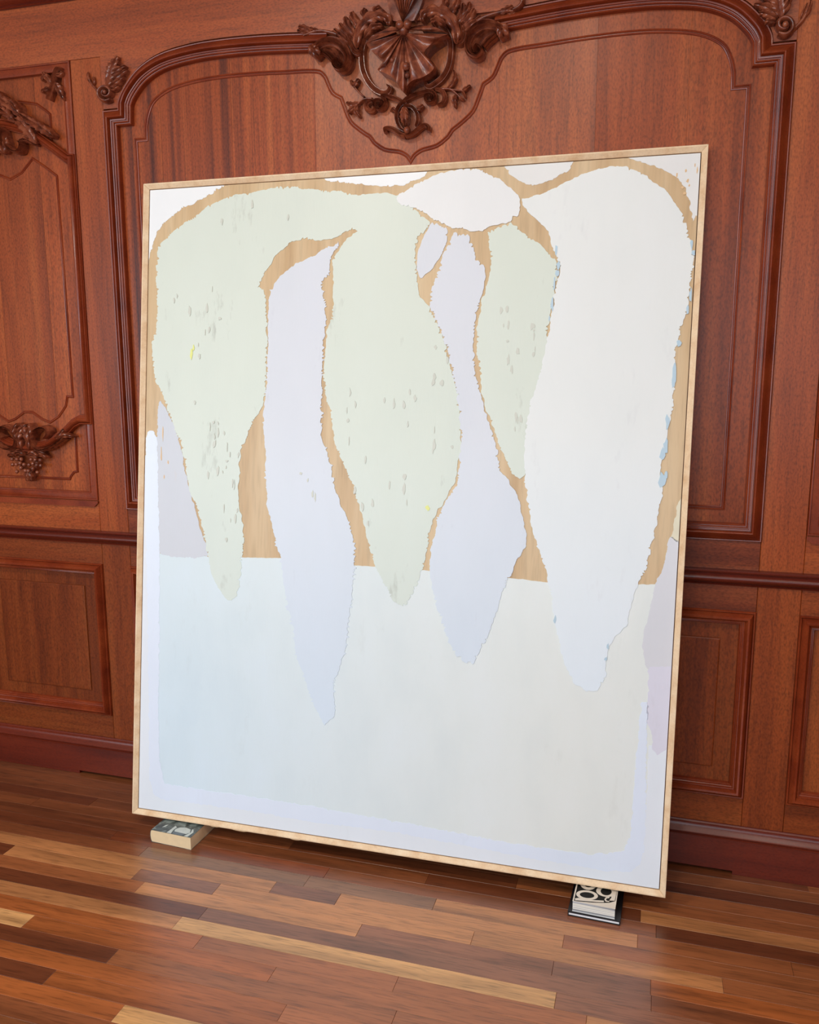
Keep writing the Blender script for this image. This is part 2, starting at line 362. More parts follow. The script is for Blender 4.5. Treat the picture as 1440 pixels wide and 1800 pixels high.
# chair rail and skirting
def rail_run(name, prof, x0, x1):
    mb = MB(); w = len(prof)
    v = [(x0, -h, z) for h, z in prof] + [(x1, -h, z) for h, z in prof]
    f = [(k, k+1, w+k+1, w+k)[::-1] for k in range(w-1)] + [tuple(range(w)), tuple(range(2*w-1, w-1, -1))]
    mb.add(v, f); o = mb.out(name, wood_skirt, None, smooth=45); return structure(o)
rail_run('trim_2', [(-.002, 2.752), (.008, 2.752), (.011, 2.755), (.008, 2.759), (.018, 2.764), (.024, 2.772), (.020, 2.780), (.022, 2.783), (.028, 2.789), (.030, 2.797), (.024, 2.803), (.022, 2.812), (-.002, 2.813)], R['x0']+.002, R['x1']-.002)
rail_run('trim_1', [(-.005, .918), (.004, .918), (.006, .921), (.003, .924), (.010, .927), (.019, .932), (.024, .939), (.023, .946), (.017, .951), (.013, .953), (.014, .956), (.019, .959), (.021, .962), (.021, .967), (-.005, .968)], R['x0']+.002, R['x1']-.002)
base = rail_run('baseboard_back', [(-.005, .012), (.020, .012), (.020, .1135), (.0235, .115), (.024, .118), (.021, .120), (.021, .122), (.026, .124), (.027, .127), (.024, .131), (.016, .138), (.011, .146), (.011, .150), (.007, .152), (.005, .156), (-.005, .156)], R['x0']+.002, R['x1']-.002)
# the skirting stands on a shoe except where it was notched out behind the picture
for a, b_ in [(R['x0']+.002, -2.10), (0.285, R['x1']-.002)]:
    mb = MB(); mb.box(a, b_, -.0202, .005, 0.0005, .0122); mb.out('shoe', wood_skirt, base)
#PART2
# ------------------------------------------------------------------ carved ornaments
PXM = 2.72/FPX       # metres per photo pixel on the wall, for sizing strokes

def ribbon(mb, pts, widths, h0=0.0, hm=0.02, groove=0.0, px=True, wscale=None, nu=13, n=4, floor=-0.012):
    """carved stroke: rounded ridge along a path of photo pixels, standing on the panel"""
    pts = [tuple(p) for p in pts]
    m = len(pts)
    if not isinstance(widths, (list, tuple)): widths = [widths]*m
    if len(widths) != m:
        L = len(widths); widths = [widths[min(L-1, int(i*(L-1)/(m-1)))]*(1-((i*(L-1)/(m-1)) % 1))+widths[min(L-1, int(i*(L-1)/(m-1))+1)]*((i*(L-1)/(m-1)) % 1) for i in range(m)]
    if not isinstance(hm, (list, tuple)): hm = [hm]*m
    elif len(hm) != m: hm = [hm[0]+(hm[-1]-hm[0])*i/(m-1) for i in range(m)]
    P = [(wp(p[0], p[1], h0+hm[i]*.6).x, wp(p[0], p[1], h0+hm[i]*.6).z) for i, p in enumerate(pts)]
    Q = catmull([(x, z, w*PXM, h) for (x, z), w, h in zip(P, widths, hm)], n)
    rows = []
    for i, (x, z, w, h) in enumerate(Q):
        a = Q[max(0, i-1)]; b = Q[min(len(Q)-1, i+1)]
        d = Vector((b[0]-a[0], b[1]-a[1])); d = d.normalized() if d.length > 1e-9 else Vector((1, 0))
        nn = Vector((-d.y, d.x)); row = [(x+nn.x*w*.52, -floor, z+nn.y*w*.52)]
        for k in range(nu):
            s = -1+2*k/(nu-1); s = -s
            hh = math.sqrt(max(0, 1-(s*.97)**2))
            hh = h0+h*(hh*(1-1.5*groove*(0.5+0.5*math.cos(s*math.pi*3))))
            row.append((x+nn.x*s*w*.5, -hh, z+nn.y*s*w*.5))
        row.append((x-nn.x*w*.52, -floor, z-nn.y*w*.52)); rows.append(row)
    W = nu+2
    v = [q for r in rows for q in r]; f = []
    for i in range(len(rows)-1):
        for k in range(W-1):
            f.append((i*W+k, (i+1)*W+k, (i+1)*W+k+1, i*W+k+1))
    f.append(tuple(range(W))); f.append(tuple((len(rows)-1)*W+k for k in reversed(range(W))))
    mb.add(v, f)

def leaf(mb, pts, width, h0=0.0, hm=0.022, lobes=5, floor=-0.012, tip=0.25, vein=0.35, nu=11, n=8, curl=0.0):
    """acanthus leaf: scalloped blade with a sunk midrib and raked lobes"""
    P = [(wp(p[0], p[1], h0+hm*.5).x, wp(p[0], p[1], h0+hm*.5).z) for p in pts]
    Q = catmull(P, n); T = len(Q); rows = []
    for i, (x, z) in enumerate(Q):
        t = i/(T-1); a = Q[max(0, i-1)]; b = Q[min(T-1, i+1)]
        d = Vector((b[0]-a[0], b[1]-a[1])).normalized(); nn = Vector((-d.y, d.x))
        w = width*PXM*(math.sin(math.pi*min(1, 0.12+t*.88))**.7)*(1-tip*t)
        ph = (t*lobes) % 1.0
        row = []
        for k in range(nu):
            s = 1-2*k/(nu-1); aa = abs(s)
            sc = 1-0.34*(aa**1.5)*(1-math.sin(math.pi*ph)**.6)
            ww = w*.5*s*sc
            rake = -d*(0)+d*(w*.32*aa*aa)
            hh = h0+hm*((0.55+0.45*math.sin(math.pi*min(1, t*1.05)))*(1-0.35*aa*aa)+curl*t)
            hh -= hm*vein*math.exp(-(s*4.2)**2)
            hh += hm*0.28*(math.sin(math.pi*ph)-.5)*aa
            row.append((x+nn.x*ww+rake.x, -hh, z+nn.y*ww+rake.y))
        l, r = row[0], row[-1]
        row = [(l[0]-nn.x*.0006, -floor, l[2]-nn.y*.0006)]+row+[(r[0]+nn.x*.0006, -floor, r[2]+nn.y*.0006)]
        rows.append(row)
    W = nu+2; v = [q for r in rows for q in r]; f = []
    for i in range(T-1):
        for k in range(W-1): f.append((i*W+k, (i+1)*W+k, (i+1)*W+k+1, i*W+k+1))
    f.append(tuple(range(W))); f.append(tuple((T-1)*W+k for k in reversed(range(W))))
    mb.add(v, f)

def knob(mb, px, py, r, h, seg=10, rg=6):
    c = wp(px, py, h); rr = r*PXM; v = []; f = []
    for i in range(rg+1):
        th = math.pi*i/rg
        for k in range(seg):
            ph = 2*math.pi*k/seg
            v.append((c.x+rr*math.sin(th)*math.cos(ph), c.y+rr*math.cos(th), c.z+rr*math.sin(th)*math.sin(ph)))
    for i in range(rg):
        for k in range(seg): f.append((i*seg+k, i*seg+(k+1) % seg, (i+1)*seg+(k+1) % seg, (i+1)*seg+k))
    mb.add(v, f)

def fan(mb, c, outline, hc, ho, ridges, nr=9, sub=8, depth=0.010, floor=-0.012, belly=0.0):
    """fluted shell: rays from a centre pixel to an outline of pixels"""
    O = catmull(outline, sub); M = len(O); rows = []
    for i, (ox, oy) in enumerate(O):
        u = i/(M-1); row = []
        for k in range(nr+1):
            t = k/nr
            h = hc+(ho-hc)*t+belly*math.sin(math.pi*t)+depth*math.cos(2*math.pi*u*ridges)*(0.25+.75*t)*(1 if k < nr else .4)
            p = wp(c[0]+(ox-c[0])*t, c[1]+(oy-c[1])*t, h); row.append((p.x, p.y, p.z))
        p = row[-1]; row.append((p[0], -floor, p[2])); rows.append(row)
    W = nr+2; v = [q for r in rows for q in r]; f = []
    for i in range(M-1):
        for k in range(W-1): f.append((i*W+k, i*W+k+1, (i+1)*W+k+1, (i+1)*W+k))
    mb.add(v, f)

def coil(cx, cy, ra, rb, a0, turns, n=14):
    return [(cx+(ra+(rb-ra)*t)*math.cos(a0+turns*2*math.pi*t), cy+(ra+(rb-ra)*t)*math.sin(a0+turns*2*math.pi*t)) for t in [i/(n-1) for i in range(n)]]

def carve(name, parent, build, label=None):
    mb = MB(); build(mb); o = mb.out(name, wood_carve, parent, smooth=48)
    if label: o['label'] = label
    return o

# --- the great cartouche over the wide bay
def b(m):
    fan(m, (709, 58), [(643, 76), (652, 88), (664, 98), (674, 105), (679, 113), (664, 122), (676, 128), (690, 136), (699, 148), (709, 161), (717, 149), (726, 141), (744, 135), (760, 124), (763, 112), (752, 102), (745, 93), (757, 78), (772, 66), (787, 60)], .040, .058, 8.5, depth=.0095, belly=.012, sub=12)
    fan(m, (708, 52), [(735, 44), (760, 46), (788, 58)], .045, .050, 1.5, depth=.006, sub=5)
    fan(m, (708, 52), [(643, 76), (655, 62), (672, 54), (688, 46)], .045, .046, 1.5, depth=.006, sub=5)
cart = carve('carved_cartouche', wall, b, 'deeply carved shell drooping over the centre of the wide panel')
carve('knob', cart, lambda m: (knob(m, 703, 44, 7, .058), knob(m, 717, 43, 7, .058), knob(m, 710, 54, 9, .044), knob(m, 714, 117, 6.5, .068), knob(m, 716, 133, 4, .066), knob(m, 690, 106, 4, .066)))
def b(m):
    fan(m, (708, 40), [(676, -42), (688, -48), (700, -52), (712, -53), (724, -52), (738, -50), (752, -46)], .030, .055, 7, depth=.007, nr=8, belly=.01)
    fan(m, (708, 40), [(752, -46), (742, 4), (728, 36)], .03, .02, .5, depth=.002, sub=4)
    fan(m, (708, 40), [(690, 36), (681, 4), (676, -42)], .03, .02, .5, depth=.002, sub=4)
carve('upper_shell', cart, b)
RINGL = [(652, 55), (642, 68), (636, 84), (635, 104), (638, 124), (646, 142), (657, 155), (670, 162), (681, 161), (685, 153), (680, 149)]
RINGR = [(764, 40), (777, 46), (786, 58), (791, 74), (791, 95), (787, 117), (778, 134), (766, 145), (756, 151), (748, 150), (749, 144)]
for RG in (RINGL, RINGR):
    carve('scroll', cart, lambda m: ribbon(m, RG, [6, 9, 10, 11, 11, 11, 11, 11, 10, 7, 4], 0, .020, .25))
# wings: leaf masses flanking the shell
carve('leaf', cart, lambda m: (leaf(m, [(626, 84), (630, 60), (645, 38), (668, 28), (682, 34), (682, 44)], 22, .012, .032, 6), leaf(m, [(640, 66), (655, 50), (672, 44)], 15, .02, .03, 3)))
carve('leaf', cart, lambda m: (leaf(m, [(802, 76), (800, 50), (786, 28), (762, 20), (744, 26), (742, 38)], 22, .012, .032, 6), leaf(m, [(784, 46), (770, 36), (756, 38)], 14, .02, .03, 3)))
carve('leaf_spray', cart, lambda m: [leaf(m, p, w, .004, .022, 3) for p, w in [([(626, 62), (612, 46), (606, 28)], 15), ([(622, 68), (606, 54), (596, 40)], 13), ([(618, 76), (600, 62), (586, 50)], 12), ([(634, 50), (622, 32), (618, 20)], 14), ([(614, 82), (600, 72), (588, 66)], 9), ([(648, 36), (640, 24), (642, 14)], 12), ([(664, 28), (660, 18), (668, 10)], 10)]])
carve('leaf_spray', cart, lambda m: [leaf(m, p, w, .004, .022, 3) for p, w in [([(800, 44), (812, 26), (814, 4)], 16), ([(804, 50), (824, 34), (834, 14)], 15), ([(806, 58), (828, 44), (846, 28)], 12), ([(790, 28), (800, 12), (806, -6)], 14), ([(776, 20), (782, 6), (786, -8)], 12), ([(806, 40), (820, 20), (826, 2)], 12)]])
# drop between wing and volute
carve('scroll', cart, lambda m: ribbon(m, [(610, 62), (617, 78), (624, 90), (632, 92), (634, 84), (628, 80)], [10, 12, 12, 9, 6, 4], .004, .026, .3))
carve('scroll', cart, lambda m: ribbon(m, [(812, 40), (814, 56), (811, 68), (804, 73), (799, 67), (804, 61)], [10, 12, 12, 9, 6, 4], .004, .026, .3))
# big volutes that end the arch
carve('volute', cart, lambda m: (ribbon(m, [(556, 86), (572, 83), (587, 90), (597, 104), (597, 114)], [14, 20, 24, 22, 14], .0, .022, .45), ribbon(m, [(552, 86), (566, 74), (582, 71), (597, 77), (607, 90), (611, 106), (605, 119), (594, 122), (587, 115), (588, 106), (595, 104), (597, 110)], [12, 16, 18, 18, 15, 12, 9, 7, 6, 5, 4, 3], .006, .040, .3, n=5),
                                ribbon(m, [(565, 90), (575, 96), (584, 106)], [9, 9, 8], .004, .026, .4), leaf(m, [(546, 76), (552, 88), (560, 98)], 22, .012, .030, 2)))
carve('volute', cart, lambda m: (ribbon(m, [(880, 52), (862, 50), (845, 58), (834, 76), (835, 92)], [14, 20, 26, 24, 14], .0, .022, .45), ribbon(m, [(884, 50), (868, 42), (851, 41), (836, 48), (825, 62), (821, 80), (826, 94), (837, 99), (846, 93), (846, 84), (838, 80), (834, 87)], [12, 16, 18, 18, 15, 12, 10, 7, 6, 5, 4, 3], .006, .040, .3, n=5),
                                ribbon(m, [(872, 60), (860, 70), (850, 82)], [9, 9, 8], .004, .026, .4), leaf(m, [(874, 42), (882, 52), (886, 64)], 24, .012, .030, 2)))
# tendrils above the arch
carve('tendril', cart, lambda m: (ribbon(m, [(592, 60), (578, 56), (564, 54), (550, 56), (534, 63)], [7, 6, 5, 5, 3], 0, .012), leaf(m, [(548, 56), (536, 50), (524, 46)], 12, 0, .018, 3), leaf(m, [(562, 54), (552, 52), (544, 48)], 7, 0, .014, 2), leaf(m, [(540, 58), (530, 56), (522, 52)], 8, 0, .014, 2)))
carve('tendril', cart, lambda m: (ribbon(m, [(838, 38), (852, 30), (870, 24), (888, 20), (904, 20)], [8, 8, 7, 6, 4], .004, .016), leaf(m, [(876, 24), (890, 18), (902, 10)], 12, .004, .02, 3), ribbon(m, [(902, 18), (912, 12), (918, 3), (916, -8), (908, -12)], [5, 8, 8, 7, 4], .006, .022), leaf(m, [(890, 22), (900, 24), (908, 20)], 8, 0, .018, 2)))
# lower scrolls
carve('scroll', cart, lambda m: (ribbon(m, [(712, 184), (700, 175), (688, 170), (676, 167)]+coil(665, 181, 13, 3, -1.1, 1.45, 15), [6, 8, 8, 7]+[6.5]*5+[5.5]*5+[4]*5, 0, .020, .3), ribbon(m, coil(652, 186, 9, 8, -1.6, -.72, 8), [5, 8, 8, 9, 9, 8, 6, 4], 0, .018, .2)))
carve('scroll', cart, lambda m: (ribbon(m, [(703, 186), (714, 173), (727, 166), (741, 162)]+coil(754, 171, 13, 3, -2.2, 1.5, 15)[::1], [6, 8, 8, 7]+[6.5]*5+[5.5]*5+[4]*5, 0, .020, .3), ribbon(m, [(765, 156), (775, 158), (781, 168), (778, 180), (769, 184)], [5, 8, 9, 8, 4], 0, .018, .2)))
carve('tendril', cart, lambda m: (ribbon(m, [(654, 173), (640, 174), (630, 182)], [4, 4, 3], 0, .010), ribbon(m, [(640, 170), (631, 162), (623, 152)], [3, 3, 2.5], 0, .008), leaf(m, [(632, 180), (620, 184), (608, 180)], 11, 0, .016, 3), leaf(m, [(628, 184), (626, 196), (632, 206)], 10, 0, .016, 3), leaf(m, [(626, 186), (616, 194), (612, 198)], 9, 0, .016, 2), leaf(m, [(622, 154), (626, 146), (631, 138)], 9, 0, .014, 2), leaf(m, [(622, 152), (618, 146), (618, 140)], 6, 0, .012, 2)))
carve('tendril', cart, lambda m: (ribbon(m, [(776, 156), (792, 157), (804, 166), (811, 174)], [4, 4, 3.5, 3], 0, .010), ribbon(m, [(792, 157), (806, 159), (818, 160)], [3, 3, 2.5], 0, .009), leaf(m, [(786, 156), (796, 146), (800, 134), (797, 122)], 9, 0, .016, 3), leaf(m, [(812, 159), (820, 155), (827, 149)], 7, 0, .014, 2), leaf(m, [(812, 160), (816, 166), (818, 171)], 6, 0, .014, 2), leaf(m, [(806, 168), (811, 173), (815, 175)], 7, 0, .014, 2), leaf(m, [(802, 166), (799, 176), (800, 189)], 10, 0, .016, 3)))
# loop, bud and foot
carve('loop', cart, lambda m: (ribbon(m, [(714, 178), (703, 184), (697, 196), (697, 211), (703, 224), (710, 229)], [6, 8, 8, 8, 7, 5], 0, .022, .25), ribbon(m, [(711, 186), (722, 186), (731, 196), (734, 210), (731, 222)], [6, 8, 8, 7, 5], 0, .022, .25)))
carve('bud', cart, lambda m: (leaf(m, [(712, 186), (711, 200), (712, 222)], 17, .004, .026, 5), leaf(m, [(686, 196), (692, 192), (696, 198)], 7, 0, .014, 1), leaf(m, [(730, 194), (738, 190), (744, 184)], 9, 0, .016, 2)))
carve('foot_scroll', cart, lambda m: (ribbon(m, [(677, 232), (676, 226), (683, 224), (692, 228), (702, 235), (712, 238)], [6, 7, 8, 9, 9, 8], 0, .022, .3), ribbon(m, [(752, 230), (752, 223), (746, 219), (737, 224), (726, 233), (712, 238)], [6, 7, 8, 9, 9, 8], 0, .022, .3), knob(m, 716, 229, 6, .018)))

# --- acanthus sprigs at the shoulders of the arch
def b(m):
    ribbon(m, coil(186, 163, 15, 2, 0.9, 1.75, 20), [5]+[8]*10+[6]*6+[4]*3, 0, .026, .0, n=3); knob(m, 184, 162, 4, .026)
sp = carve('carved_sprig', wall, b, 'carved acanthus sprig with a spiral at the left shoulder of the arch')
carve('leaf', sp, lambda m: (leaf(m, [(188, 152), (194, 134), (199, 118), (206, 98)], 26, .004, .026, 6), leaf(m, [(194, 146), (208, 136), (223, 122)], 13, .006, .026, 3), leaf(m, [(192, 152), (206, 146), (217, 134)], 11, .006, .026, 3), leaf(m, [(192, 156), (202, 156), (209, 150)], 9, .006, .024, 2), leaf(m, [(196, 136), (208, 124), (220, 115)], 12, .006, .026, 3)))
carve('twig', sp, lambda m: (ribbon(m, [(178, 168), (170, 158), (160, 146), (155, 134)], [6, 5, 5, 3], 0, .010), leaf(m, [(160, 146), (156, 138), (154, 126)], 7, 0, .014, 2), leaf(m, [(165, 150), (166, 142), (163, 134)], 6, 0, .012, 2)))
def b(m):
    ribbon(m, coil(1379, 44, 18, 2, 2.2, -1.75, 20), [6]+[9]*10+[7]*6+[4]*3, 0, .028, .0, n=3); knob(m, 1381, 43, 4.5, .028)
sp = carve('carved_sprig', wall, b, 'carved acanthus sprig with a spiral at the right shoulder of the arch')
carve('leaf', sp, lambda m: (leaf(m, [(1374, 30), (1370, 12), (1366, -8), (1358, -34)], 32, .004, .028, 6), leaf(m, [(1370, 26), (1350, 14), (1326, 6)], 14, .006, .026, 3), leaf(m, [(1368, 32), (1350, 26), (1336, 22)], 13, .006, .026, 3), leaf(m, [(1368, 38), (1354, 38), (1345, 36)], 10, .006, .024, 2), leaf(m, [(1368, 14), (1352, -2), (1334, -10)], 13, .006, .026, 3), leaf(m, [(1378, 24), (1386, 8), (1390, -8)], 10, .004, .022, 2)))
carve('twig', sp, lambda m: (ribbon(m, [(1394, 52), (1405, 42), (1414, 30), (1420, 16)], [7, 6, 6, 4], 0, .012), leaf(m, [(1414, 30), (1422, 16), (1426, -2)], 9, 0, .016, 2), leaf(m, [(1408, 34), (1414, 20), (1420, 4)], 7, 0, .014, 2)))

# --- ornaments of the narrow bay; each is repeated as its own mirror image about the bay's centre line
def mirrored(o, name=None):
    """mirror twin of a carved piece and of its pieces, about x = LB"""
    def twin(src, par):
        me = src.data.copy()
        for vv in me.vertices: vv.co.x = 2*LB-vv.co.x
        me.flip_normals()
        c = src.copy(); c.data = me; c.parent = par; COL.objects.link(c)
        for ch in list(src.children): twin(ch, c)
        return c
    return twin(o, o.parent)

def b(m):
    ribbon(m, [(108, 122), (101, 120), (96, 130), (93, 146), (88, 160), (84, 175)], [6, 8, 8, 9, 8, 5], 0, .026, .2)
sp = carve('carved_sprig', wall, b, 'small carved sprig in the top corner of the narrow left panel')
carve('leaf', sp, lambda m: (leaf(m, [(92, 150), (84, 138), (74, 126)], 13, 0, .024, 3), leaf(m, [(90, 156), (80, 158), (72, 162)], 10, 0, .02, 2), leaf(m, [(96, 146), (104, 156), (112, 176)], 15, 0, .026, 4), leaf(m, [(84, 130), (78, 134), (72, 142)], 9, 0, .02, 2), leaf(m, [(97, 132), (106, 132), (111, 126)], 9, 0, .022, 2)))
mirrored(sp)['label'] = 'small carved sprig in the far top corner of the narrow left panel'

def b(m):
    ribbon(m, [(0, 224), (6, 232), (8, 244), (13, 257), (23, 265), (33, 265), (37, 257), (36, 250), (32, 249)], [7, 7, 7, 8, 8, 8, 6, 5, 4], .004, .030, .3)
top = carve('carved_crest', wall, b, 'carved leaf and scroll crest over the narrow left panel')
carve('leaf', top, lambda m: (leaf(m, [(62, 252), (52, 234), (36, 216), (20, 208)], 24, .010, .030, 5), leaf(m, [(92, 240), (74, 226), (52, 212), (28, 196)], 20, .012, .032, 7), leaf(m, [(62, 254), (46, 246), (32, 248)], 11, .008, .026, 3)))
carve('leaf', top, lambda m: (leaf(m, [(34, 204), (22, 188), (4, 176), (-8, 158)], 24, .010, .034, 5), leaf(m, [(24, 214), (12, 200), (-2, 190)], 20, .014, .036, 4), leaf(m, [(30, 194), (24, 182), (8, 178)], 12, .016, .036, 3), leaf(m, [(4, 270), (-4, 255), (-6, 240)], 14, .004, .024, 3)))
mirrored(top)['label'] = 'far half of the carved crest over the narrow left panel'
def b(m):
    ribbon(m, [(78, 771), (84, 765), (84, 757), (76, 752), (66, 754), (58, 762), (55, 774), (59, 784), (70, 791), (84, 788), (98, 780), (112, 770)], [5, 8, 9, 9, 8, 8, 8, 8, 8, 9, 9, 8], .004, .034, .3)
bot = carve('carved_foot', wall, b, 'carved scroll and flower foot under the narrow left panel')
carve('leaf', bot, lambda m: (leaf(m, [(104, 776), (114, 766), (128, 768)], 12, .008, .028, 3), leaf(m, [(96, 772), (106, 764), (112, 754)], 12, .008, .028, 3), leaf(m, [(50, 790), (50, 772), (44, 756), (34, 746)], 16, .006, .034, 4), leaf(m, [(52, 776), (56, 760), (50, 744)], 12, .006, .036, 3), leaf(m, [(40, 796), (30, 792), (16, 796)], 9, .002, .02, 2)))
carve('flower', bot, lambda m: ([knob(m, 58+rr*math.cos(a), 815+rr*math.sin(a)*1.2, 4.2, .020) for rr, a in [(0, 0), (7, .3), (7, 1.6), (7, 2.9), (7, 4.2), (7, 5.4), (14, .2), (15, 1.0), (14, 5.9), (13, 2.2)]],
                            leaf(m, [(48, 800), (58, 796), (66, 802)], 12, .004, .03, 3), leaf(m, [(66, 800), (76, 800), (82, 806)], 10, .002, .024, 2), leaf(m, [(50, 824), (48, 834), (48, 846)], 15, 0, .026, 3), ribbon(m, [(35, 802), (35, 816), (42, 824), (50, 830)], [4, 4, 5, 6], 0, .014)))
mirrored(bot)['label'] = 'far half of the carved foot under the narrow left panel'

# ------------------------------------------------------------------ floor
mb = MB(); mb.box(R['x0']-0.12, R['x1']+0.12, R['y0']-0.14, 0.15, -0.10, -0.014)
floor = structure(mb.out('floor', plain('subfloor', s2l((70, 42, 26)), .8)))
TONE = dict(D=(98, 51, 29), N=(110, 60, 35), M=(124, 70, 41), P=(143, 84, 49), O=(152, 84, 42), L=(172, 115, 72), X=(203, 152, 100), V=(124, 79, 58), G=(124, 86, 62), W=(134, 84, 60), R=(120, 60, 32))
ROWS = {0: [(-9, 'M'), (-1.3, 'N'), (0.50, 'P')], 1: [(-9, 'M'), (-1.6, 'P'), (-.2, 'P')], 2: [(-9, 'M'), (-1.2, 'N'), (-.1, 'D')], 3: [(-9, 'D'), (-1.91, 'M'), (-.7, 'M'), (.02, 'P')],
        4: [(-9, 'M'), (-2.116, 'M'), (-1.1, 'N'), (-.35, 'P')], 5: [(-9, 'N'), (-1.45, 'M'), (-.62, 'D'), (.017, 'L')], 6: [(-9, 'D'), (-1.704, 'R'), (-.93, 'M'), (.06, 'D')],
        7: [(-9, 'M'), (-1.55, 'G'), (-.973, 'G'), (-.567, 'L'), (.011, 'P'), (.404, 'P')], 8: [(-9, 'L'), (-1.06, 'V'), (-.849, 'L'), (-.185, 'P')], 9: [(-9, 'D'), (-1.979, 'L'), (-1.5, 'V'), (-1.22, 'L'), (-.428, 'L'), (.225, 'P')],
        10: [(-9, 'P'), (-1.45, 'L'), (-.741, 'W'), (-.2, 'V'), (.048, 'O')], 11: [(-9, 'D'), (-1.2, 'V'), (.05, 'M')], 12: [(-9, 'L'), (-1.25, 'X'), (-.18, 'W')], 13: [(-9, 'O'), (-1.15, 'P'), (-.58, 'P'), (-.1, 'L')],
        14: [(-9, 'X'), (-1.663, 'O'), (-.9, 'P')], 15: [(-9, 'D'), (-1.342, 'P'), (-.55, 'P')], 16: [(-9, 'O'), (-.818, 'P')], 17: [(-9, 'D'), (-1.451, 'O'), (-.7, 'P')], 18: [(-9, 'O'), (-1.204, 'X'), (-.6, 'P')], 19: [(-9, 'M'), (-1.1, 'O'), (-.4, 'P')]}
def plank(mb, x0, x1, ya, yb, dz=0.0):
    c = .0005; z = dz
    v = [(x0+c, ya+c, z), (x1-c, ya+c, z), (x1-c, yb-c, z), (x0+c, yb-c, z), (x0, ya, z-c), (x1, ya, z-c), (x1, yb, z-c), (x0, yb, z-c), (x0, ya, -.014), (x1, ya, -.014), (x1, yb, -.014), (x0, yb, -.014)]
    f = [(0, 1, 2, 3)]
    for i in range(4):
        j = (i+1) % 4; f += [(i+4, j+4, j, i), (i+8, j+8, j+4, i+4)]
    mb.add(v, f)
rr = random.Random(11); keys = list(TONE)
field = MB()
for k in range(0, 90):
    ya = -(.05+.057*k) if k else -.05
    yb = 0.0 if k == 0 else -(.05+.057*(k-1))
    if ya < R['y0']: break
    if k in ROWS:
        segs = [(s if s > -9 else -2.62-rr.random()*.25, t) for s, t in ROWS[k]]
        xs = [s for s, t in segs]+[0.75+rr.random()*.5]
        for (x0, t), x1 in zip(segs, xs[1:]):
            mb = MB(); plank(mb, x0+.0003, x1-.0003, ya+.0003, yb-.0003, -rr.random()*.0004)
            o = mb.out('plank', floor_mat, floor); c = s2l(TONE[t]); j = 0.95+rr.random()*.1; o.color = (c[0]*j, c[1]*j, c[2]*j, 1)
        ends = (xs[0], xs[-1])
    else: ends = (0.0, 0.0)
    for x0, x1 in ([(R['x0'], ends[0]), (ends[1], R['x1'])]):
        x = x0
        while x < x1-.01:
            xe = min(x1, x+.5+rr.random()*.9)
            if x1-xe < .2: xe = x1
            plank(field, x+.0003, xe-.0003, ya+.0003, yb-.0003, -rr.random()*.0004); x = xe
o = field.out('plank_field', floor_mat, floor); o.color = (*s2l((132, 78, 46)), 1); o['kind'] = 'stuff'

# ------------------------------------------------------------------ the leaning picture
PB = Vector((-1.6689, -0.3004, 0.0553)); pyaw, ptilt, prol = 0.0098, 0.1223, -0.0032
ex = Vector((math.cos(pyaw)*math.cos(prol), math.sin(pyaw)*math.cos(prol), math.sin(prol)))
n0 = Vector((-math.sin(pyaw), math.cos(pyaw), 0))
up = Vector((0, 0, 1))*math.cos(ptilt)+n0*math.sin(ptilt); up = (up-ex*up.dot(ex)).normalized()
nin = up.cross(ex)*-1.0
if nin.y < 0: nin = -nin
PM = Matrix(((ex.x, nin.x, up.x, PB.x), (ex.y, nin.y, up.y, PB.y), (ex.z, nin.z, up.z, PB.z), (0, 0, 0, 1)))

def pp(px, py, d=0.0):
    """picture coordinates (across, up) of what the photo shows at (px,py), on the plane d behind the frame front"""
    q = ray(px, py); o = PB+nin*d; t = (o-CAM).dot(nin)/q.dot(nin); P = CAM+q*t-PB
    return (P.dot(ex), P.dot(up))

pic = bpy.data.objects.new('painting', None); COL.objects.link(pic); pic.matrix_world = PM
pic.empty_display_size = 0.1
tag(pic, 'large abstract painting in a pale wood frame leaning against the panelled wall', 'painting', None)
TL, TR, BR, BL = [Vector(pp(*q)) for q in [(252, 323), (1246, 253), (1170, 1579), (232, 1430)]]
FW, PD, FD = 0.0165, 0.0115, 0.044
FPROF = [(0.0, FD), (0.0, 0.0008), (0.0008, 0.0), (0.0042, 0.0), (FW, 0.0095), (FW, FD)]
quad = [TL, TR, BR, BL]
def inset(o):
    res = []
    for i in range(4):
        p, a, b_ = quad[i], quad[i-1], quad[(i+1) % 4]
        d1 = (p-a).normalized(); d2 = (b_-p).normalized()
        n1 = Vector((d1.y, -d1.x)); n2 = Vector((d2.y, -d2.x)); m = (n1+n2).normalized(); res.append(p+m*(o/m.dot(n1)))
    return res
rings = [[(q.x, d, q.y) for q in inset(o)] for o, d in FPROF]
for i in range(4):
    j = (i+1) % 4; W = len(FPROF); gp = 0.0003
    A = [Vector(r[i]) for r in rings]; B = [Vector(r[j]) for r in rings]
    dd = (B[0]-A[0]).normalized()
    v = [p+dd*gp for p in A]+[p-dd*gp for p in B]
    f = [(k, k+1, W+k+1, W+k) for k in range(W-1)]+[(W-1, 0, W, 2*W-1), tuple(range(W)), tuple(range(2*W-1, W-1, -1))]
    mesh_obj('frame_rail', v, f, pine, pic)
pq = inset(FW+0.0022)                       # the panel floats with a thin gap inside the frame
v = [(q.x, PD, q.y) for q in pq]+[(q.x, PD+.018, q.y) for q in pq]
mesh_obj('plywood_panel', v, [(0, 1, 2, 3), (7, 6, 5, 4)]+[(i, i+4, (i+1) % 4+4, (i+1) % 4) for i in range(4)], ply, pic)

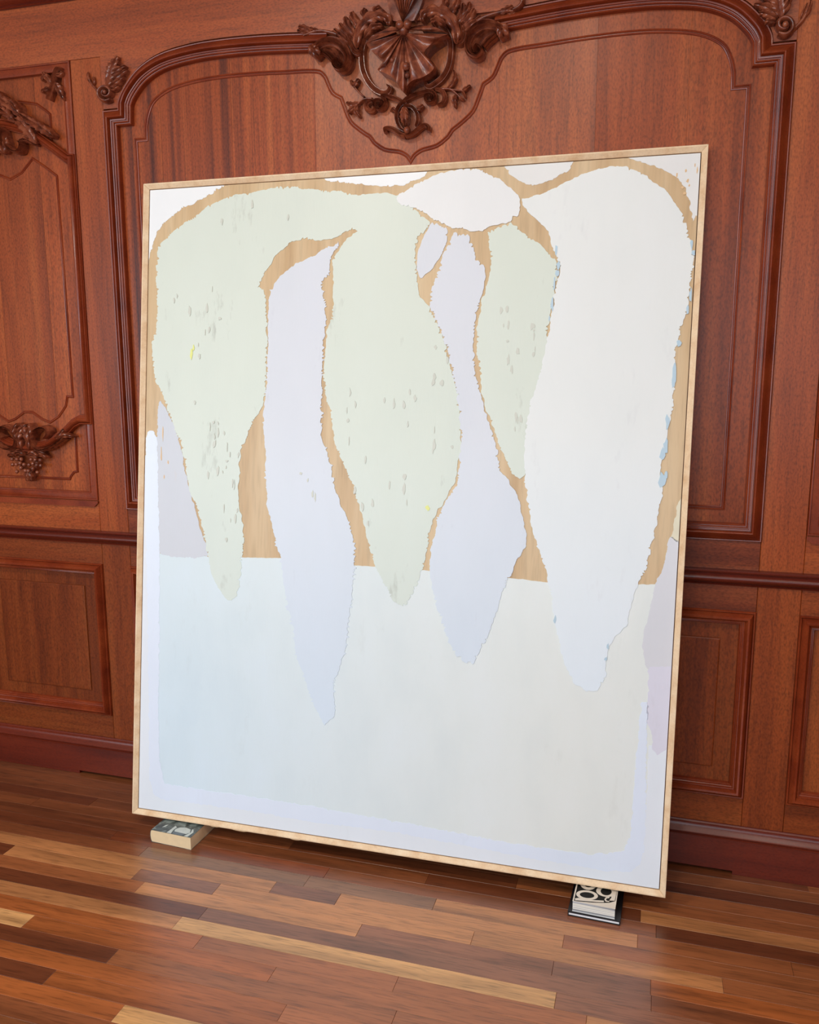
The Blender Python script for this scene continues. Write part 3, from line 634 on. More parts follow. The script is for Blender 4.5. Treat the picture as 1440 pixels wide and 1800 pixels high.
def paint_mat(name, col, low=None, right=None, streak=0.35, rough=0.38, smear=(150, 150, 138), mott=0.03):
    """brushed paint: faint mottling, fine vertical bristle marks and sparse grey scuffs"""
    m, nt, b = nodes_of(name); L = nt.links.new
    c = s2l(col); lo = s2l(low or col)
    tc = N(nt, 'ShaderNodeTexCoord'); sx = N(nt, 'ShaderNodeSeparateXYZ'); L(tc.outputs['Object'], sx.inputs[0])
    mr = N(nt, 'ShaderNodeMapRange'); mr.inputs['From Min'].default_value = 0.35; mr.inputs['From Max'].default_value = 1.35; L(sx.outputs['Z'], mr.inputs['Value'])
    mx = N(nt, 'ShaderNodeMix', data_type='RGBA'); mx.inputs['A'].default_value = (*lo, 1); mx.inputs['B'].default_value = (*c, 1); L(mr.outputs[0], mx.inputs['Factor'])  # lower colour is cooler: window daylight mixed into the paint
    if right:
        mr2 = N(nt, 'ShaderNodeMapRange'); mr2.inputs['From Min'].default_value = 0.15; mr2.inputs['From Max'].default_value = 1.45; L(sx.outputs['X'], mr2.inputs['Value'])  # shift across the width: cool window light at the left painted in
        mx2 = N(nt, 'ShaderNodeMix', data_type='RGBA'); mx2.inputs['B'].default_value = (*s2l(right), 1); L(mr2.outputs[0], mx2.inputs['Factor']); L(mx.outputs['Result'], mx2.inputs['A']); mx = mx2
    mp = N(nt, 'ShaderNodeMapping'); mp.inputs['Scale'].default_value = (7, 7, 3.2); L(tc.outputs['Object'], mp.inputs[0])
    n1 = N(nt, 'ShaderNodeTexNoise'); n1.inputs['Scale'].default_value = 1; n1.inputs['Detail'].default_value = 5; L(mp.outputs[0], n1.inputs['Vector'])
    r1 = ramp(nt, [(0.25, (1-mott, 1-mott*.8, 1-mott*.6)), (0.5, (1, 1, 1)), (0.75, (1+mott*.4, 1+mott*.4, 1+mott*.8))]); L(n1.outputs['Fac'], r1.inputs[0])
    m1 = N(nt, 'ShaderNodeMix', data_type='RGBA', blend_type='MULTIPLY'); m1.inputs['Factor'].default_value = 1; L(mx.outputs['Result'], m1.inputs['A']); L(r1.outputs[0], m1.inputs['B'])
    mp2 = N(nt, 'ShaderNodeMapping'); mp2.inputs['Scale'].default_value = (42, 42, 13); mp2.inputs['Location'].default_value = (rnd.random()*9, 0, rnd.random()*9); L(tc.outputs['Object'], mp2.inputs[0])
    n2 = N(nt, 'ShaderNodeTexNoise'); n2.inputs['Scale'].default_value = 1; n2.inputs['Detail'].default_value = 6; n2.inputs['Roughness'].default_value = .62; L(mp2.outputs[0], n2.inputs['Vector'])
    mp3 = N(nt, 'ShaderNodeMapping'); mp3.inputs['Scale'].default_value = (5, 5, 3); mp3.inputs['Location'].default_value = (rnd.random()*9, 3, rnd.random()*9); L(tc.outputs['Object'], mp3.inputs[0])
    n3 = N(nt, 'ShaderNodeTexNoise'); n3.inputs['Scale'].default_value = 1; n3.inputs['Detail'].default_value = 2; L(mp3.outputs[0], n3.inputs['Vector'])
    ad = N(nt, 'ShaderNodeMath', operation='ADD'); L(n2.outputs['Fac'], ad.inputs[0]); L(n3.outputs['Fac'], ad.inputs[1])
    r2 = ramp(nt, [(0.60, (0, 0, 0)), (0.70, (1, 1, 1))]); hf = N(nt, 'ShaderNodeMath', operation='MULTIPLY'); hf.inputs[1].default_value = 0.5; L(ad.outputs[0], hf.inputs[0]); L(hf.outputs[0], r2.inputs[0])
    st = N(nt, 'ShaderNodeMath', operation='MULTIPLY'); st.inputs[1].default_value = streak; L(r2.outputs[0], st.inputs[0])
    m2 = N(nt, 'ShaderNodeMix', data_type='RGBA'); L(st.outputs[0], m2.inputs['Factor']); L(m1.outputs['Result'], m2.inputs['A']); m2.inputs['B'].default_value = (*s2l(smear), 1)
    L(m2.outputs['Result'], b.inputs['Base Color'])
    b.inputs['Roughness'].default_value = rough; b.inputs['Specular IOR Level'].default_value = 0.45
    mp4 = N(nt, 'ShaderNodeMapping'); mp4.inputs['Scale'].default_value = (160, 160, 26); L(tc.outputs['Object'], mp4.inputs[0])
    n4 = N(nt, 'ShaderNodeTexNoise'); n4.inputs['Scale'].default_value = 1; n4.inputs['Detail'].default_value = 4; L(mp4.outputs[0], n4.inputs['Vector'])
    a2 = N(nt, 'ShaderNodeMath', operation='ADD'); L(n4.outputs['Fac'], a2.inputs[0]); L(n2.outputs['Fac'], a2.inputs[1])
    bp = N(nt, 'ShaderNodeBump'); bp.inputs['Strength'].default_value = 0.22; bp.inputs['Distance'].default_value = 0.0012; L(a2.outputs[0], bp.inputs['Height']); L(bp.outputs[0], b.inputs['Normal'])
    return m

M_GREEN = paint_mat('paint_pale_green', (214, 222, 210), (211, 223, 217), None, .42)
M_LAV = paint_mat('paint_pale_lavender', (215, 219, 226), (211, 227, 241), None, .30, smear=(178, 180, 190))
M_WHITE = paint_mat('paint_white', (228, 232, 230), (223, 237, 249), None, .22, smear=(196, 198, 202))
M_BLOB = paint_mat('paint_warm_white', (230, 232, 232), None, None, .40, smear=(216, 208, 208))
M_FIELD = paint_mat('paint_grey_white', (216, 226, 226), (212, 230, 240), (226, 232, 229), .08, mott=.05)
M_CORN = paint_mat('paint_corner_white', (237, 240, 241), None, None, .1)
M_TGREY = paint_mat('paint_top_grey', (226, 227, 225), None, None, .25)
M_BGREY = paint_mat('paint_blue_grey', (205, 209, 216), None, None, .15, smear=(222, 190, 150))
M_RGREY = paint_mat('paint_right_grey', (213, 215, 221), None, None, .12)
M_RLAV = paint_mat('paint_lavender_strip', (217, 217, 231), None, None, .1)
M_YEL = paint_mat('paint_straw', (222, 216, 190), None, None, .1)
M_MARG = paint_mat('paint_margin', (224, 229, 237), (226, 234, 242), None, .08)
M_BLUEW = paint_mat('paint_blue_white', (226, 235, 247), (222, 233, 248), None, .06)
M_FLECK = paint_mat('paint_blue_fleck', (182, 206, 220), None, None, .2)
M_SCUFF = paint_mat('paint_grey_scuff', (206, 208, 196), None, None, .2)
M_LEMON = paint_mat('paint_lemon', (226, 230, 140), None, None, .1)
M_TANS = paint_mat('paint_tan_smear', (222, 186, 140), None, None, .2)

inner = inset(FW+0.0026)
xmin = lambda s: inner[3].x+(inner[0].x-inner[3].x)*(s-inner[3].y)/(inner[0].y-inner[3].y)
xmax = lambda s: inner[2].x+(inner[1].x-inner[2].x)*(s-inner[2].y)/(inner[1].y-inner[2].y)
zmin = lambda x: inner[3].y+(inner[2].y-inner[3].y)*(x-inner[3].x)/(inner[2].x-inner[3].x)
zmax = lambda x: inner[0].y+(inner[1].y-inner[0].y)*(x-inner[0].x)/(inner[1].x-inner[0].x)

def film(pts, yf, yb):
    """thin film with a hand-cut outline, triangulated inside its contour"""
    q = []
    for p in pts:
        if not q or (Vector(p)-Vector(q[-1])).length > 0.0008: q.append(p)
    if (Vector(q[0])-Vector(q[-1])).length < 0.0008: q.pop()
    n = len(q)
    if sum(q[i][0]*q[(i+1) % n][1]-q[(i+1) % n][0]*q[i][1] for i in range(n)) < 0: q = q[::-1]
    co, ed, fa = delaunay_2d_cdt([Vector(p) for p in q], [], [list(range(n))], 1, 1e-6)[:3]
    m = len(co); use = {}
    for a, b_, c in fa:
        for e in ((a, b_), (b_, c), (c, a)): use[e] = use.get(e, 0)+1
    v = [(p.x, yf, p.y) for p in co]+[(p.x, yb, p.y) for p in co]
    f = [tuple(t) for t in fa]
    for (a, b_) in use:
        if (b_, a) not in use: f.append((a+m, b_+m, b_, a))
    return v, f

def stroke_shape(name, pix, mat, layer, rag=1.0, teeth=0.0, smooth=True, seed=0, label=None):
    """a patch of paint lying on the panel: outline with a ragged, dry-brushed edge and real film thickness"""
    d0 = PD-0.0003*(layer)-.0003
    P = [pp(x, y, PD) for x, y in pix]
    if smooth: P = catmull(P, 3, True)
    rs = random.Random(seed+len(pix)*13); out = []
    m = len(P)
    for i in range(m):
        a = Vector(P[i]); b_ = Vector(P[(i+1) % m]); L = (b_-a).length; k = max(1, int(L/0.0035))
        nn = Vector((b_.y-a.y, a.x-b_.x)).normalized() if L > 1e-6 else Vector((0, 0))
        for s in range(k):
            q = a.lerp(b_, s/k)
            e = noise.fractal(Vector((q.x*42+seed*3.7, q.y*42, seed)), 0.9, 2.0, 4)*0.0052*rag
            gate = noise.noise(Vector((q.x*6+seed, q.y*6, 4.2)))
            if teeth and gate > -0.12 and rs.random() < .34: e += (rs.random()-.30)*.015*teeth
            out.append(q+nn*e)
    cl = []
    for q in out:
        x = min(max(q.x, xmin(q.y)), xmax(q.y)); z = min(max(q.y, zmin(x)), zmax(x)); cl.append((x, z))
    v, f = film(cl, d0, PD-0.00005)
    o = mesh_obj(name, v, f, mat, pic)
    if label: o['label'] = label
    return o

stroke_shape('painted_field', [(225, 972), (283, 973), (362, 978), (425, 980), (495, 981), (560, 987), (625, 994), (660, 996), (750, 1003), (903, 1017), (966, 1024), (1060, 1028), (1125, 1027), (1152, 1027), (1215, 1030), (1190, 1620), (220, 1450)], M_FIELD, 1, .35, 0, False, 1, 'pale grey white field over the lower part of the picture')
stroke_shape('painted_patch', [(280, 706), (290, 716), (305, 745), (318, 785), (327, 835), (340, 882), (352, 930), (364, 977), (283, 974), (270, 940), (272, 850), (276, 770)], M_BGREY, 2, .8, .3, True, 2, 'blue grey patch beside the left edge')
stroke_shape('painted_patch', [(244, 318), (400, 312), (399, 324), (373, 340), (345, 356), (324, 366), (307, 377), (286, 394), (277, 409), (271, 424), (266, 442), (261, 462), (244, 464)], M_CORN, 2, 1, .5, False, 3, 'white patch in the top left corner')
stroke_shape('painted_patch', [(556, 298), (756, 288), (747, 310), (723, 321), (710, 326), (690, 328), (668, 327), (640, 325), (619, 322), (588, 320), (572, 316)], M_CORN, 2, .8, .4, False, 4, 'white strip along the top edge')
stroke_shape('painted_patch', [(879, 276), (1014, 268), (1003, 297), (980, 311), (953, 323), (935, 327), (912, 317), (894, 305)], M_TGREY, 2, .8, .3, False, 5, 'pale grey wedge at the top edge')
stroke_shape('painted_patch', [(1100, 260), (1250, 250), (1246, 384), (1223, 379), (1219, 389), (1215, 372), (1213, 355), (1204, 334), (1190, 313), (1163, 297), (1128, 286), (1106, 276)], M_TGREY, 2, 1.2, .5, False, 6, 'grey white patch in the top right corner')
stroke_shape('painted_patch', [(1206, 862), (1230, 850), (1226, 960), (1196, 956), (1180, 944), (1186, 918), (1192, 884)], M_YEL, 2, .7, .2, False, 7, 'straw coloured patch at the right edge')
stroke_shape('painted_patch', [(1178, 944), (1196, 953), (1230, 955), (1210, 1200), (1139, 1176), (1134, 1155), (1130, 1136), (1132, 1112), (1141, 1081), (1147, 1050), (1153, 1023), (1161, 1007), (1167, 994), (1172, 968)], M_RGREY, 2, .6, .2, True, 8, 'pale grey strip at the right edge')
stroke_shape('painted_patch', [(1141, 1172), (1205, 1170), (1190, 1316), (1176, 1317), (1167, 1320), (1155, 1328), (1147, 1317), (1145, 1287), (1137, 1270), (1139, 1223)], M_RLAV, 3, .6, .3, False, 9, 'lavender strip at the right edge')
stroke_shape('painted_margin', [(236, 800), (259, 800), (262, 1000), (264, 1250), (266, 1372), (276, 1400), (420, 1420), (560, 1445), (700, 1462), (900, 1500), (1060, 1529), (1110, 1528), (1130, 1500), (1137, 1400), (1141, 1310), (1200, 1310), (1180, 1620), (220, 1450), (228, 1200)], M_MARG, 2, .6, .2, False, 21, 'lighter lavender margin outside the framing stroke')
stroke_shape('painted_stroke', [(257, 770), (262, 758), (272, 758), (277, 770), (279, 900), (281, 975), (281, 1100), (279, 1250), (281, 1340), (290, 1378), (400, 1394), (560, 1419), (700, 1444), (900, 1482), (1040, 1502), (1096, 1496), (1108, 1470), (1118, 1340), (1128, 1236), (1139, 1234), (1136, 1400), (1133, 1490), (1126, 1519), (1108, 1532), (1060, 1530), (900, 1502), (700, 1464), (560, 1447), (420, 1422), (286, 1405), (270, 1396), (263, 1372), (262, 1250), (258, 1000), (256, 850)], M_BLUEW, 3, .8, .3, False, 10, 'bluish white brush stroke framing the bottom of the picture')
POD_A = [(279, 436), (282.5, 429), (300, 410), (321, 394.6), (341.5, 381), (366, 363), (390, 351), (414, 342.5), (442, 339), (463, 334), (487, 329), (512, 329), (532.5, 332), (560, 334), (588, 335), (609, 339), (630, 344), (650.5, 340), (675, 340), (696, 344), (720, 340), (726, 366), (718, 392), (690, 404), (650, 402), (632, 406), (615, 405), (588, 417), (567, 423), (546, 420.6), (525.5, 421.7), (508, 427.6), (498, 436), (484, 450), (472, 471), (463, 485), (456, 502), (463, 509), (468, 523), (469, 560), (470, 600), (469, 640), (468, 669), (467, 693), (463, 714), (449, 733), (435, 768), (425, 790), (421, 815), (421, 842), (419, 867), (421, 894), (428, 922), (429, 957), (425, 988), (423, 1023), (416, 1047), (407, 1058), (397, 1052), (383, 1033), (373, 1009), (366, 978), (359, 940), (348, 894), (335, 867), (328, 832), (319, 780), (307, 752), (291, 710), (286, 693), (272, 665), (269, 634), (267, 599), (275.5, 579), (277, 537), (275.5, 488), (275.5, 457)]
stroke_shape('painted_pod', POD_A, M_GREEN, 4, 1, .7, False, 11, 'pale green hooked pod at the left')
POD_C = [(640, 400), (660, 380), (700, 372), (727, 368), (750, 384), (758, 395.6), (739, 415), (729, 438), (731, 458), (733, 489), (737, 520), (754.5, 539.5), (772, 574.5), (784, 609.5), (793, 648), (807, 699), (811, 749), (811, 789), (801, 844), (784, 877), (766, 902), (756, 933), (752.5, 964), (743, 1003), (727, 1042), (716, 1063), (706, 1064), (689, 1051), (675, 1023), (661, 999), (650.5, 967), (642, 926), (630, 884), (619, 849), (605, 818), (590, 783), (584.6, 745), (579, 717), (571, 686), (569, 658), (572, 613), (576, 579), (584.6, 554), (587, 530), (584.6, 502), (586, 488), (585, 457), (600, 432), (622, 410)]
stroke_shape('painted_pod', POD_C, M_GREEN, 5, 1, .7, False, 12, 'pale green pod hanging in the middle')
POD_B = [(596, 430), (574, 436), (550, 450), (525.5, 462), (505, 474), (487, 492), (479, 509), (473.5, 523), (471, 558), (472, 610), (470, 679), (465, 714), (463, 735), (466.5, 787), (468, 839), (470, 894), (479, 922), (486, 950), (494, 981), (498, 1019), (508, 1075), (517, 1106), (520, 1148), (534, 1186), (546, 1221), (562, 1259), (571, 1275), (588, 1259), (590, 1235), (584.6, 1203.5), (595, 1176), (605, 1148), (612, 1099), (619, 1047), (623, 995), (623, 957), (616, 926), (602, 891), (588, 856), (581, 815), (567, 773), (564, 735), (565.5, 697), (567, 645), (567, 610), (574, 568), (571, 537), (564, 502), (571, 488), (579, 478), (581, 454)]
stroke_shape('painted_pod', POD_B, M_LAV, 6, 1, .8, False, 13, 'long pale lavender pod left of the middle')
stroke_shape('painted_pod', [(758, 394), (784, 399.5), (787.5, 411), (782, 434.5), (770, 458), (758, 473), (743, 489), (736, 481), (733, 450), (741, 427), (750.6, 407)], M_LAV, 6, .8, .6, True, 14, 'smallest lavender pod under the white blob')
POD_F = [(799, 408), (820.6, 413), (832, 431), (838, 454), (852, 469.5), (854, 485), (850, 508), (842, 536), (834, 571), (832, 610), (836, 660), (844, 687), (852, 722), (867, 762), (875, 797), (879, 828), (898, 848), (912, 875), (920, 910), (926, 941), (926, 961), (910, 980), (898, 1011), (883, 1042), (873, 1073), (863, 1108), (848, 1136), (832, 1165), (817, 1165), (801, 1151), (789.5, 1128), (778, 1093), (764, 1050), (756, 1003), (758, 968), (766, 933), (770, 910), (785.6, 879), (803, 852), (809, 817), (811, 778), (808, 726), (791, 629), (774, 582), (756, 539.5), (758.5, 504.5), (770, 481), (780, 450), (791, 423)]
stroke_shape('painted_pod', POD_F, M_LAV, 7, 1, .7, False, 15, 'pale lavender pod with a narrow waist right of the middle')
POD_G = [(857.5, 409), (883, 395.6), (898, 392), (918, 407), (941, 423), (960.6, 442), (976, 458), (980, 489), (974, 512), (966, 559), (961, 590), (959, 621), (952, 660), (944, 699), (936, 722), (930, 760), (926, 797), (923, 834), (914, 842), (902, 834), (890.6, 813), (883, 793), (871, 760), (855.6, 718), (846, 687), (842, 652), (838, 609.5), (840, 570.6), (848, 528), (855.6, 504.5), (865, 465.6), (861, 434.5)]
stroke_shape('painted_pod', POD_G, M_GREEN, 6, 1, .7, False, 16, 'narrow pale green pod beside the great white one')
POD_H = [(918, 351), (949, 342), (988, 324), (1019, 308), (1058, 296), (1085, 290.6), (1112, 296), (1136, 310), (1167, 333), (1190, 360.6), (1206, 392), (1215, 427), (1218.5, 466), (1213, 512), (1206, 551), (1194, 586), (1188, 613), (1186, 660), (1184, 707), (1176, 746), (1171, 780), (1161, 817), (1165, 859), (1161, 887), (1153, 925.6), (1143, 968), (1136, 1003), (1122, 1023), (1112, 1058), (1101, 1101), (1081, 1120), (1069.5, 1139.5), (1064, 1167), (1064, 1194), (1050, 1213), (1031, 1215), (1011, 1202), (996, 1174.5), (986, 1143), (978, 1108), (972, 1069.5), (966, 1031), (959, 1003), (947, 968), (937, 933), (929.5, 894), (924, 856), (922, 809), (924, 758), (933, 707), (949, 660), (959, 613), (968, 571), (974, 528), (980, 489), (986, 469.5), (978, 450), (968, 427), (964.5, 407), (949, 392), (933, 376), (920, 360.6)]
stroke_shape('painted_pod', POD_H, M_WHITE, 7, 1, .6, False, 17, 'great white pod filling the right side')
stroke_shape('painted_pod', [(700, 345), (723, 329), (750.5, 314), (778, 304), (813, 297.6), (844, 300), (867, 310), (890.6, 325.6), (906, 337), (914, 351), (912, 380), (902, 380), (898, 390), (875, 394), (855.6, 403), (844, 408), (813, 403), (789.5, 399), (766, 388), (743, 372), (723, 364), (703, 360)], M_BLOB, 8, .9, .5, True, 18, 'white blob where the pods meet at the top')

# small dabs: blue flecks along the white pod, grey scuffs, a lemon dab
def dabs(name, items, mat, layer, seed):
    mb = MB(); rs = random.Random(seed)
    for px, py, w, h in items:
        c = pp(px, py, PD); k = 9; ring = []
        for i in range(k):
            a = 2*math.pi*i/k; q = .55+rs.random()*.6
            x = c[0]+math.cos(a)*w*.5*.0019*q; z = c[1]+math.sin(a)*h*.5*.0019*q
            ring.append((min(max(x, xmin(z)), xmax(z)), z))
        e = 4e-6*(len(mb.f) % 83); v, f = prism(ring, PD-.0003*layer-.0004-e, PD-.0003*layer+.0004-e); mb.add(v, f)
    o = mb.out(name, mat, pic); o['kind'] = 'stuff'; return o
dabs('blue_fleck', [(1216, 430, 5, 16), (1219, 445, 6, 9), (1214, 520, 4, 26), (1209, 545, 4, 14), (1194, 603, 7, 14), (1186, 655, 6, 34), (1184, 672, 5, 20), (1174, 742, 7, 26), (1170, 785, 8, 26), (1164, 800, 9, 22), (1165, 843, 12, 26), (1171, 835, 5, 14), (982, 468, 8, 14), (980, 480, 7, 12), (975, 500, 4, 22), (971, 535, 5, 26), (966, 560, 3, 10), (978, 440, 5, 16), (1069, 1136, 4, 12), (1065, 1158, 5, 7), (976, 1088, 5, 12)], M_FLECK, 9, 3)
sc = []
rs = random.Random(5)
for cx, cy, n_, sx_, sy_ in [(375, 575, 4, 18, 60), (375, 760, 9, 26, 60), (400, 815, 6, 18, 30), (408, 900, 7, 16, 50), (330, 560, 4, 30, 60), (700, 700, 6, 30, 60), (660, 850, 6, 40, 60), (770, 640, 5, 14, 40), (890, 570, 5, 14, 40), (940, 570, 5, 10, 40), (905, 640, 4, 26, 50), (910, 740, 4, 12, 40), (718, 850, 4, 20, 60), (540, 870, 4, 24, 70), (350, 660, 3, 40, 80), (455, 380, 3, 60, 30), (620, 720, 5, 22, 60), (760, 800, 4, 20, 60)]:
    for _ in range(n_): sc.append((cx+rs.gauss(0, sx_*.5), cy+rs.gauss(0, sy_*.5), 2+rs.random()*5, 5+rs.random()*14))
dabs('grey_scuff', sc, M_SCUFF, 9, 4)
dabs('lemon_dab', [(337, 622, 6, 22), (341, 612, 4, 12), (752, 893, 8, 9)], M_LEMON, 9, 6)
dabs('tan_smear', [(1190, 308, 3, 8), (1200, 330, 5, 6), (1209, 318, 4, 7), (1226, 300, 2, 12), (1204, 340, 5, 5), (1206, 300, 3, 5), (1212, 326, 3, 4), (1222, 290, 2, 6), (284, 800, 3, 30), (289, 838, 3, 9), (296, 812, 3, 8), (287, 760, 3, 30), (380, 1452, 26, 4), (420, 1459, 30, 5), (520, 1475, 24, 4), (640, 1484, 30, 4), (740, 1500, 26, 5), (820, 1514, 22, 4)], M_TANS, 4, 8)

# ------------------------------------------------------------------ the books under the picture
paper = plain('aged_paper', s2l((232, 206, 164)), .8, var=.03, scale=60)
grey_cover = None
def cover_mat():
    m, nt, b = nodes_of('grey_green_cover'); L = nt.links.new
    tc = N(nt, 'ShaderNodeTexCoord'); n = N(nt, 'ShaderNodeTexNoise'); n.inputs['Scale'].default_value = 34; n.inputs['Detail'].default_value = 5; n.inputs['Distortion'].default_value = .8
    L(tc.outputs['Object'], n.inputs['Vector'])
    r = ramp(nt, [(0.34, s2l((46, 54, 54))), (0.5, s2l((78, 88, 86))), (0.66, s2l((134, 146, 142)))]); L(n.outputs['Fac'], r.inputs[0]); L(r.outputs[0], b.inputs['Base Color'])
    b.inputs['Roughness'].default_value = .35; return m
cov = cover_mat()
pale = plain('pale_print', s2l((196, 204, 198)), .4, var=.08, scale=60)
dusk = plain('slate_print', s2l((96, 108, 114)), .4, var=.1, scale=60)
# left: thick paperback, its pages towards the room
def rounded(mb, pts, y0, y1): 
    n = len(pts); v = [(x, y0, z) for x, z in pts]+[(x, y1, z) for x, z in pts]
    mb.add(v, [tuple(range(n)), tuple(range(2*n-1, n-1, -1))]+[(i, i+n, (i+1) % n+n, (i+1) % n) for i in range(n)])
BX0, BX1, BY0, BY1, BT = -1.5605, -1.4036, -0.3668, -0.140, 0.0442
def stand(o, x0, x1, y0, y1, z, deg):
    a = math.radians(deg); h = (y1-y0)/2
    o.location = ((x0+x1)/2-math.sin(a)*h, y0+math.cos(a)*h, z); o.rotation_euler = (0, 0, a)
bk = bpy.data.objects.new('paperback_book', None); COL.objects.link(bk); stand(bk, BX0, BX1, BY0, BY1, 0, -2.6)
tag(bk, 'thick paperback book with a grey green cover under the left end of the picture', 'book')
hx, hy = (BX1-BX0)/2, (BY1-BY0)/2
mb = MB(); arc = [(-hx+.0012+.006*(1-math.sin(a)), .0008+BT*.5-.0008-(BT*.5-.0016)*math.cos(a)) for a in [math.pi*i/8 for i in range(9)]]
rounded(mb, [(hx-.001, .0008), (hx-.001, BT-.0008)]+arc[::-1], -hy+.0008, hy-.0008); mb.out('page_block', paper, bk)
mb = MB(); mb.box(-hx+.006, hx, -hy, hy, BT-.0007, BT); c1 = mb.out('front_cover', cov, bk)
mb = MB(); mb.box(-hx+.006, hx, -hy, hy, 0.0, .0007); mb.out('back_cover', cov, bk)
mb = MB(); ao = [(-hx+.0002+.006*(1-math.sin(a)), BT*.5-BT*.5*math.cos(a)) for a in [math.pi*i/8 for i in range(9)]]
rounded(mb, ao+[(x+.001, z*.98+BT*.01) for x, z in ao[::-1]], -hy, hy); mb.out('spine', cov, bk)
def flat(name, pts, z, mat, par, th=.0002):
    n = len(pts); mb = MB(); v = [(x, y, z) for x, y in pts]+[(x, y, z+th) for x, y in pts]
    ar = sum(pts[i][0]*pts[(i+1) % n][1]-pts[(i+1) % n][0]*pts[i][1] for i in range(n))
    mb.add(v, [tuple(range(n, 2*n)), tuple(range(n-1, -1, -1))]+[(i, (i+1) % n, (i+1) % n+n, i+n) for i in range(n)]); return mb.out(name, mat, par)
Y = -hy
flat('cover_print', [(.006, Y+.016), (.052, Y+.014), (.060, Y+.024), (.052, Y+.042), (.030, Y+.048), (.010, Y+.042), (.002, Y+.028)], BT, pale, c1)
flat('cover_print', [(.006, Y+.002), (.044, Y+.002), (.050, Y+.013), (.006, Y+.015)], BT, dusk, c1)
flat('cover_print', [(-.014, Y+.001), (.003, Y+.001), (-.002, Y+.02), (.0, Y+.04), (-.010, Y+.046), (-.012, Y+.02)], BT+.0001, pale, c1)
flat('cover_print', [(.052, Y+.001), (.066, Y+.001), (.070, Y+.03), (.060, Y+.046), (.056, Y+.044), (.062, Y+.026)], BT+.0001, pale, c1)
flat('cover_print', [(-.048, Y+.024), (-.040, Y+.03), (-.036, Y+.045), (-.043, Y+.04)], BT, pale, c1)

# right: two books stacked, a thin black hardcover below and a thick paperback on it
black = plain('black_cover', s2l((22, 24, 28)), .35, var=.1)
whitep = plain('white_pages', s2l((236, 236, 238)), .7, var=.03, scale=90)
cream = plain('cream_print', s2l((226, 216, 200)), .45, var=.02, scale=40)
ink = plain('black_print', s2l((24, 24, 23)), .6, spec=.2, var=.1)
def pages_mat():
    m, nt, b = nodes_of('layered_pages'); L = nt.links.new
    tc = N(nt, 'ShaderNodeTexCoord'); mp = N(nt, 'ShaderNodeMapping'); mp.inputs['Scale'].default_value = (3, 3, 240); L(tc.outputs['Object'], mp.inputs[0])
    n = N(nt, 'ShaderNodeTexNoise'); n.inputs['Scale'].default_value = 1; n.inputs['Detail'].default_value = 3; L(mp.outputs[0], n.inputs['Vector'])
    r = ramp(nt, [(0.36, s2l((128, 130, 132))), (0.48, s2l((196, 200, 204))), (0.56, s2l((234, 232, 216))), (0.66, s2l((240, 240, 238)))]); L(n.outputs['Fac'], r.inputs[0]); L(r.outputs[0], b.inputs['Base Color'])
    b.inputs['Roughness'].default_value = .7; return m
pagem = pages_mat()
AX0, AX1, AY0, AY1 = -0.1852, -0.0380, -0.3655, -0.164
H1 = 0.0135
b1 = bpy.data.objects.new('hardcover_book', None); COL.objects.link(b1); stand(b1, AX0, AX1, AY0, AY1, 0, -1.9)
tag(b1, 'thin black hardcover book lying on the floor beneath the thick paperback at the right', 'book')
hx, hy = (AX1-AX0)/2, (AY1-AY0)/2
mb = MB(); mb.box(-hx, hx, -hy, hy, 0, .0032); mb.out('back_cover', black, b1)
mb = MB(); mb.box(-hx, hx, -hy, hy, H1-.0036, H1); mb.out('front_cover', black, b1)
mb = MB(); mb.box(-hx+.003, hx-.003, -hy+.0015, hy-.003, .0032, H1-.0036); mb.out('page_block', whitep, b1)
mb = MB(); mb.box(hx-.003, hx, -hy, hy, .0032, H1-.0036); mb.out('spine', black, b1)
b2 = bpy.data.objects.new('paperback_book', None); COL.objects.link(b2)
UX0, UX1, UY0, UY1 = -0.1732, -0.0530, -0.3610, -0.188; T2 = 0.0325
stand(b2, UX0, UX1, UY0, UY1, H1, -2.2)
tag(b2, 'thick paperback with big cream letters on black, stacked on the black hardcover', 'book')
hx, hy = (UX1-UX0)/2, (UY1-UY0)/2
mb = MB(); mb.box(-hx+.0008, hx-.0008, -hy+.0006, hy, .0006, T2-.0006); mb.out('page_block', pagem, b2)
mb = MB(); mb.box(-hx, hx, -hy, hy, 0, .0006); mb.out('back_cover', whitep, b2)
mb = MB(); mb.box(-hx, hx, -hy, hy, T2-.0006, T2); cv = mb.out('front_cover', cream, b2)
mb = MB(); mb.box(hx-.0008, hx, -hy, hy, .0006, T2-.0006); mb.out('spine', black, b2)
def up_pt(px, py):
    q = ray(px, py); z = H1+T2; t = (z-CAM.z)/q.z; P = CAM+q*t-b2.location; a = math.radians(2.2); return (P.x*math.cos(a)-P.y*math.sin(a), P.x*math.sin(a)+P.y*math.cos(a))
clampx = lambda p: (min(max(p[0], -hx+.0015), hx-.0015), min(max(p[1], -hy+.0005), hy-.001))
E_ = lambda x, y: clampx(up_pt(980+x/11.08, 1540+y/11.08))
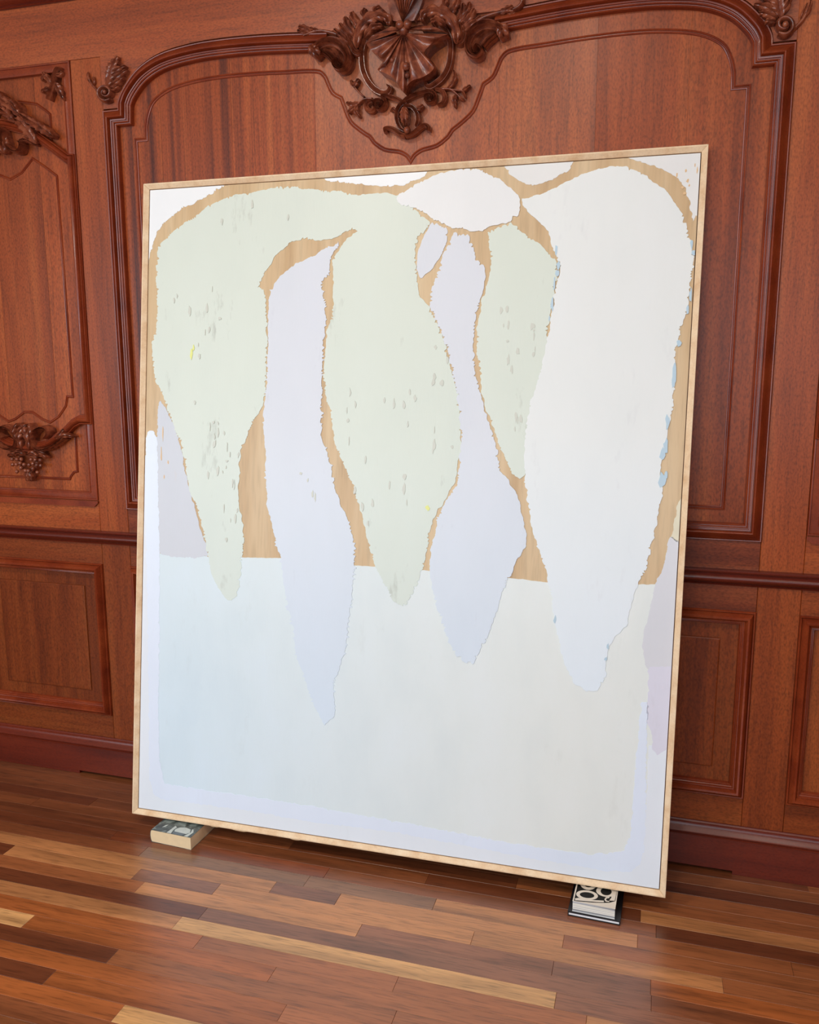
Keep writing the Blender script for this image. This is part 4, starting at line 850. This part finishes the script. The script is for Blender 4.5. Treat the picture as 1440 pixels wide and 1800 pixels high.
flat('title_ground', [(-hx+.004, hy-.002), (-hx+.004, E_(330, 480)[1])]+[E_(x, y) for x, y in [(400, 492), (700, 516), (900, 522), (1010, 520), (1120, 492)]]+[(hx-.003, E_(1130, 480)[1]), (hx-.003, hy-.002)], T2, ink, cv)
def ringpts(cx, cy, rx, ry, n=26, rot=0.0):
    return [(cx+rx*math.cos(2*math.pi*i/n)*math.cos(rot)-ry*math.sin(2*math.pi*i/n)*math.sin(rot), cy+rx*math.cos(2*math.pi*i/n)*math.sin(rot)+ry*math.sin(2*math.pi*i/n)*math.cos(rot)) for i in range(n)]
def ring_letter(name, c, ro, ri, extra):
    mb = MB(); n = 26
    O = [E_(x, y) for x, y in ringpts(*c, *ro, n, .12)]; I = [E_(x, y) for x, y in ringpts(*c, *ri, n, .12)]
    z = T2+.0003
    mb.add([(x, y, z) for x, y in O]+[(x, y, z) for x, y in I], [(i, (i+1) % n, n+(i+1) % n, n+i) for i in range(n)])
    for poly in extra:
        P = [E_(x, y) for x, y in poly]; mb.add([(x, y, z+.00005) for x, y in P], [tuple(range(len(P)))])
    return mb.out(name, cream, cv)
ring_letter('title_letter', (578, 372), (214, 92), (142, 56), [[(340, 436), (420, 424), (520, 455), (720, 470), (905, 480), (905, 512), (760, 505), (560, 490), (345, 472)]])
ring_letter('title_letter', (950, 302), (196, 104), (108, 74), [[(1064, 250), (1162, 262), (1118, 484), (1010, 478), (1052, 420)]])
ring_letter('title_letter', (605, 150), (165, 120), (90, 70), [])
mb = MB()
cc = [(1008, 420), (950, 428), (930, 460), (955, 492), (1008, 498)]; wd = 22
P = [E_(x, y-wd*.5) for x, y in cc]+[E_(x+ (18 if 0<i<4 else 0), y+wd*.5) for i, (x, y) in list(enumerate(cc))[::-1]]
O = [E_(*q) for q in [(1015, 408), (945, 414), (915, 455), (940, 498), (1012, 508)]]; I = [E_(*q) for q in [(1012, 430), (965, 436), (945, 458), (962, 482), (1010, 490)]]
mb.add([(x, y, T2+.0004) for x, y in O]+[(x, y, T2+.0004) for x, y in I], [(i, i+1, 6+i, 5+i) for i in range(4)])
mb.out('title_comma', cream, cv)
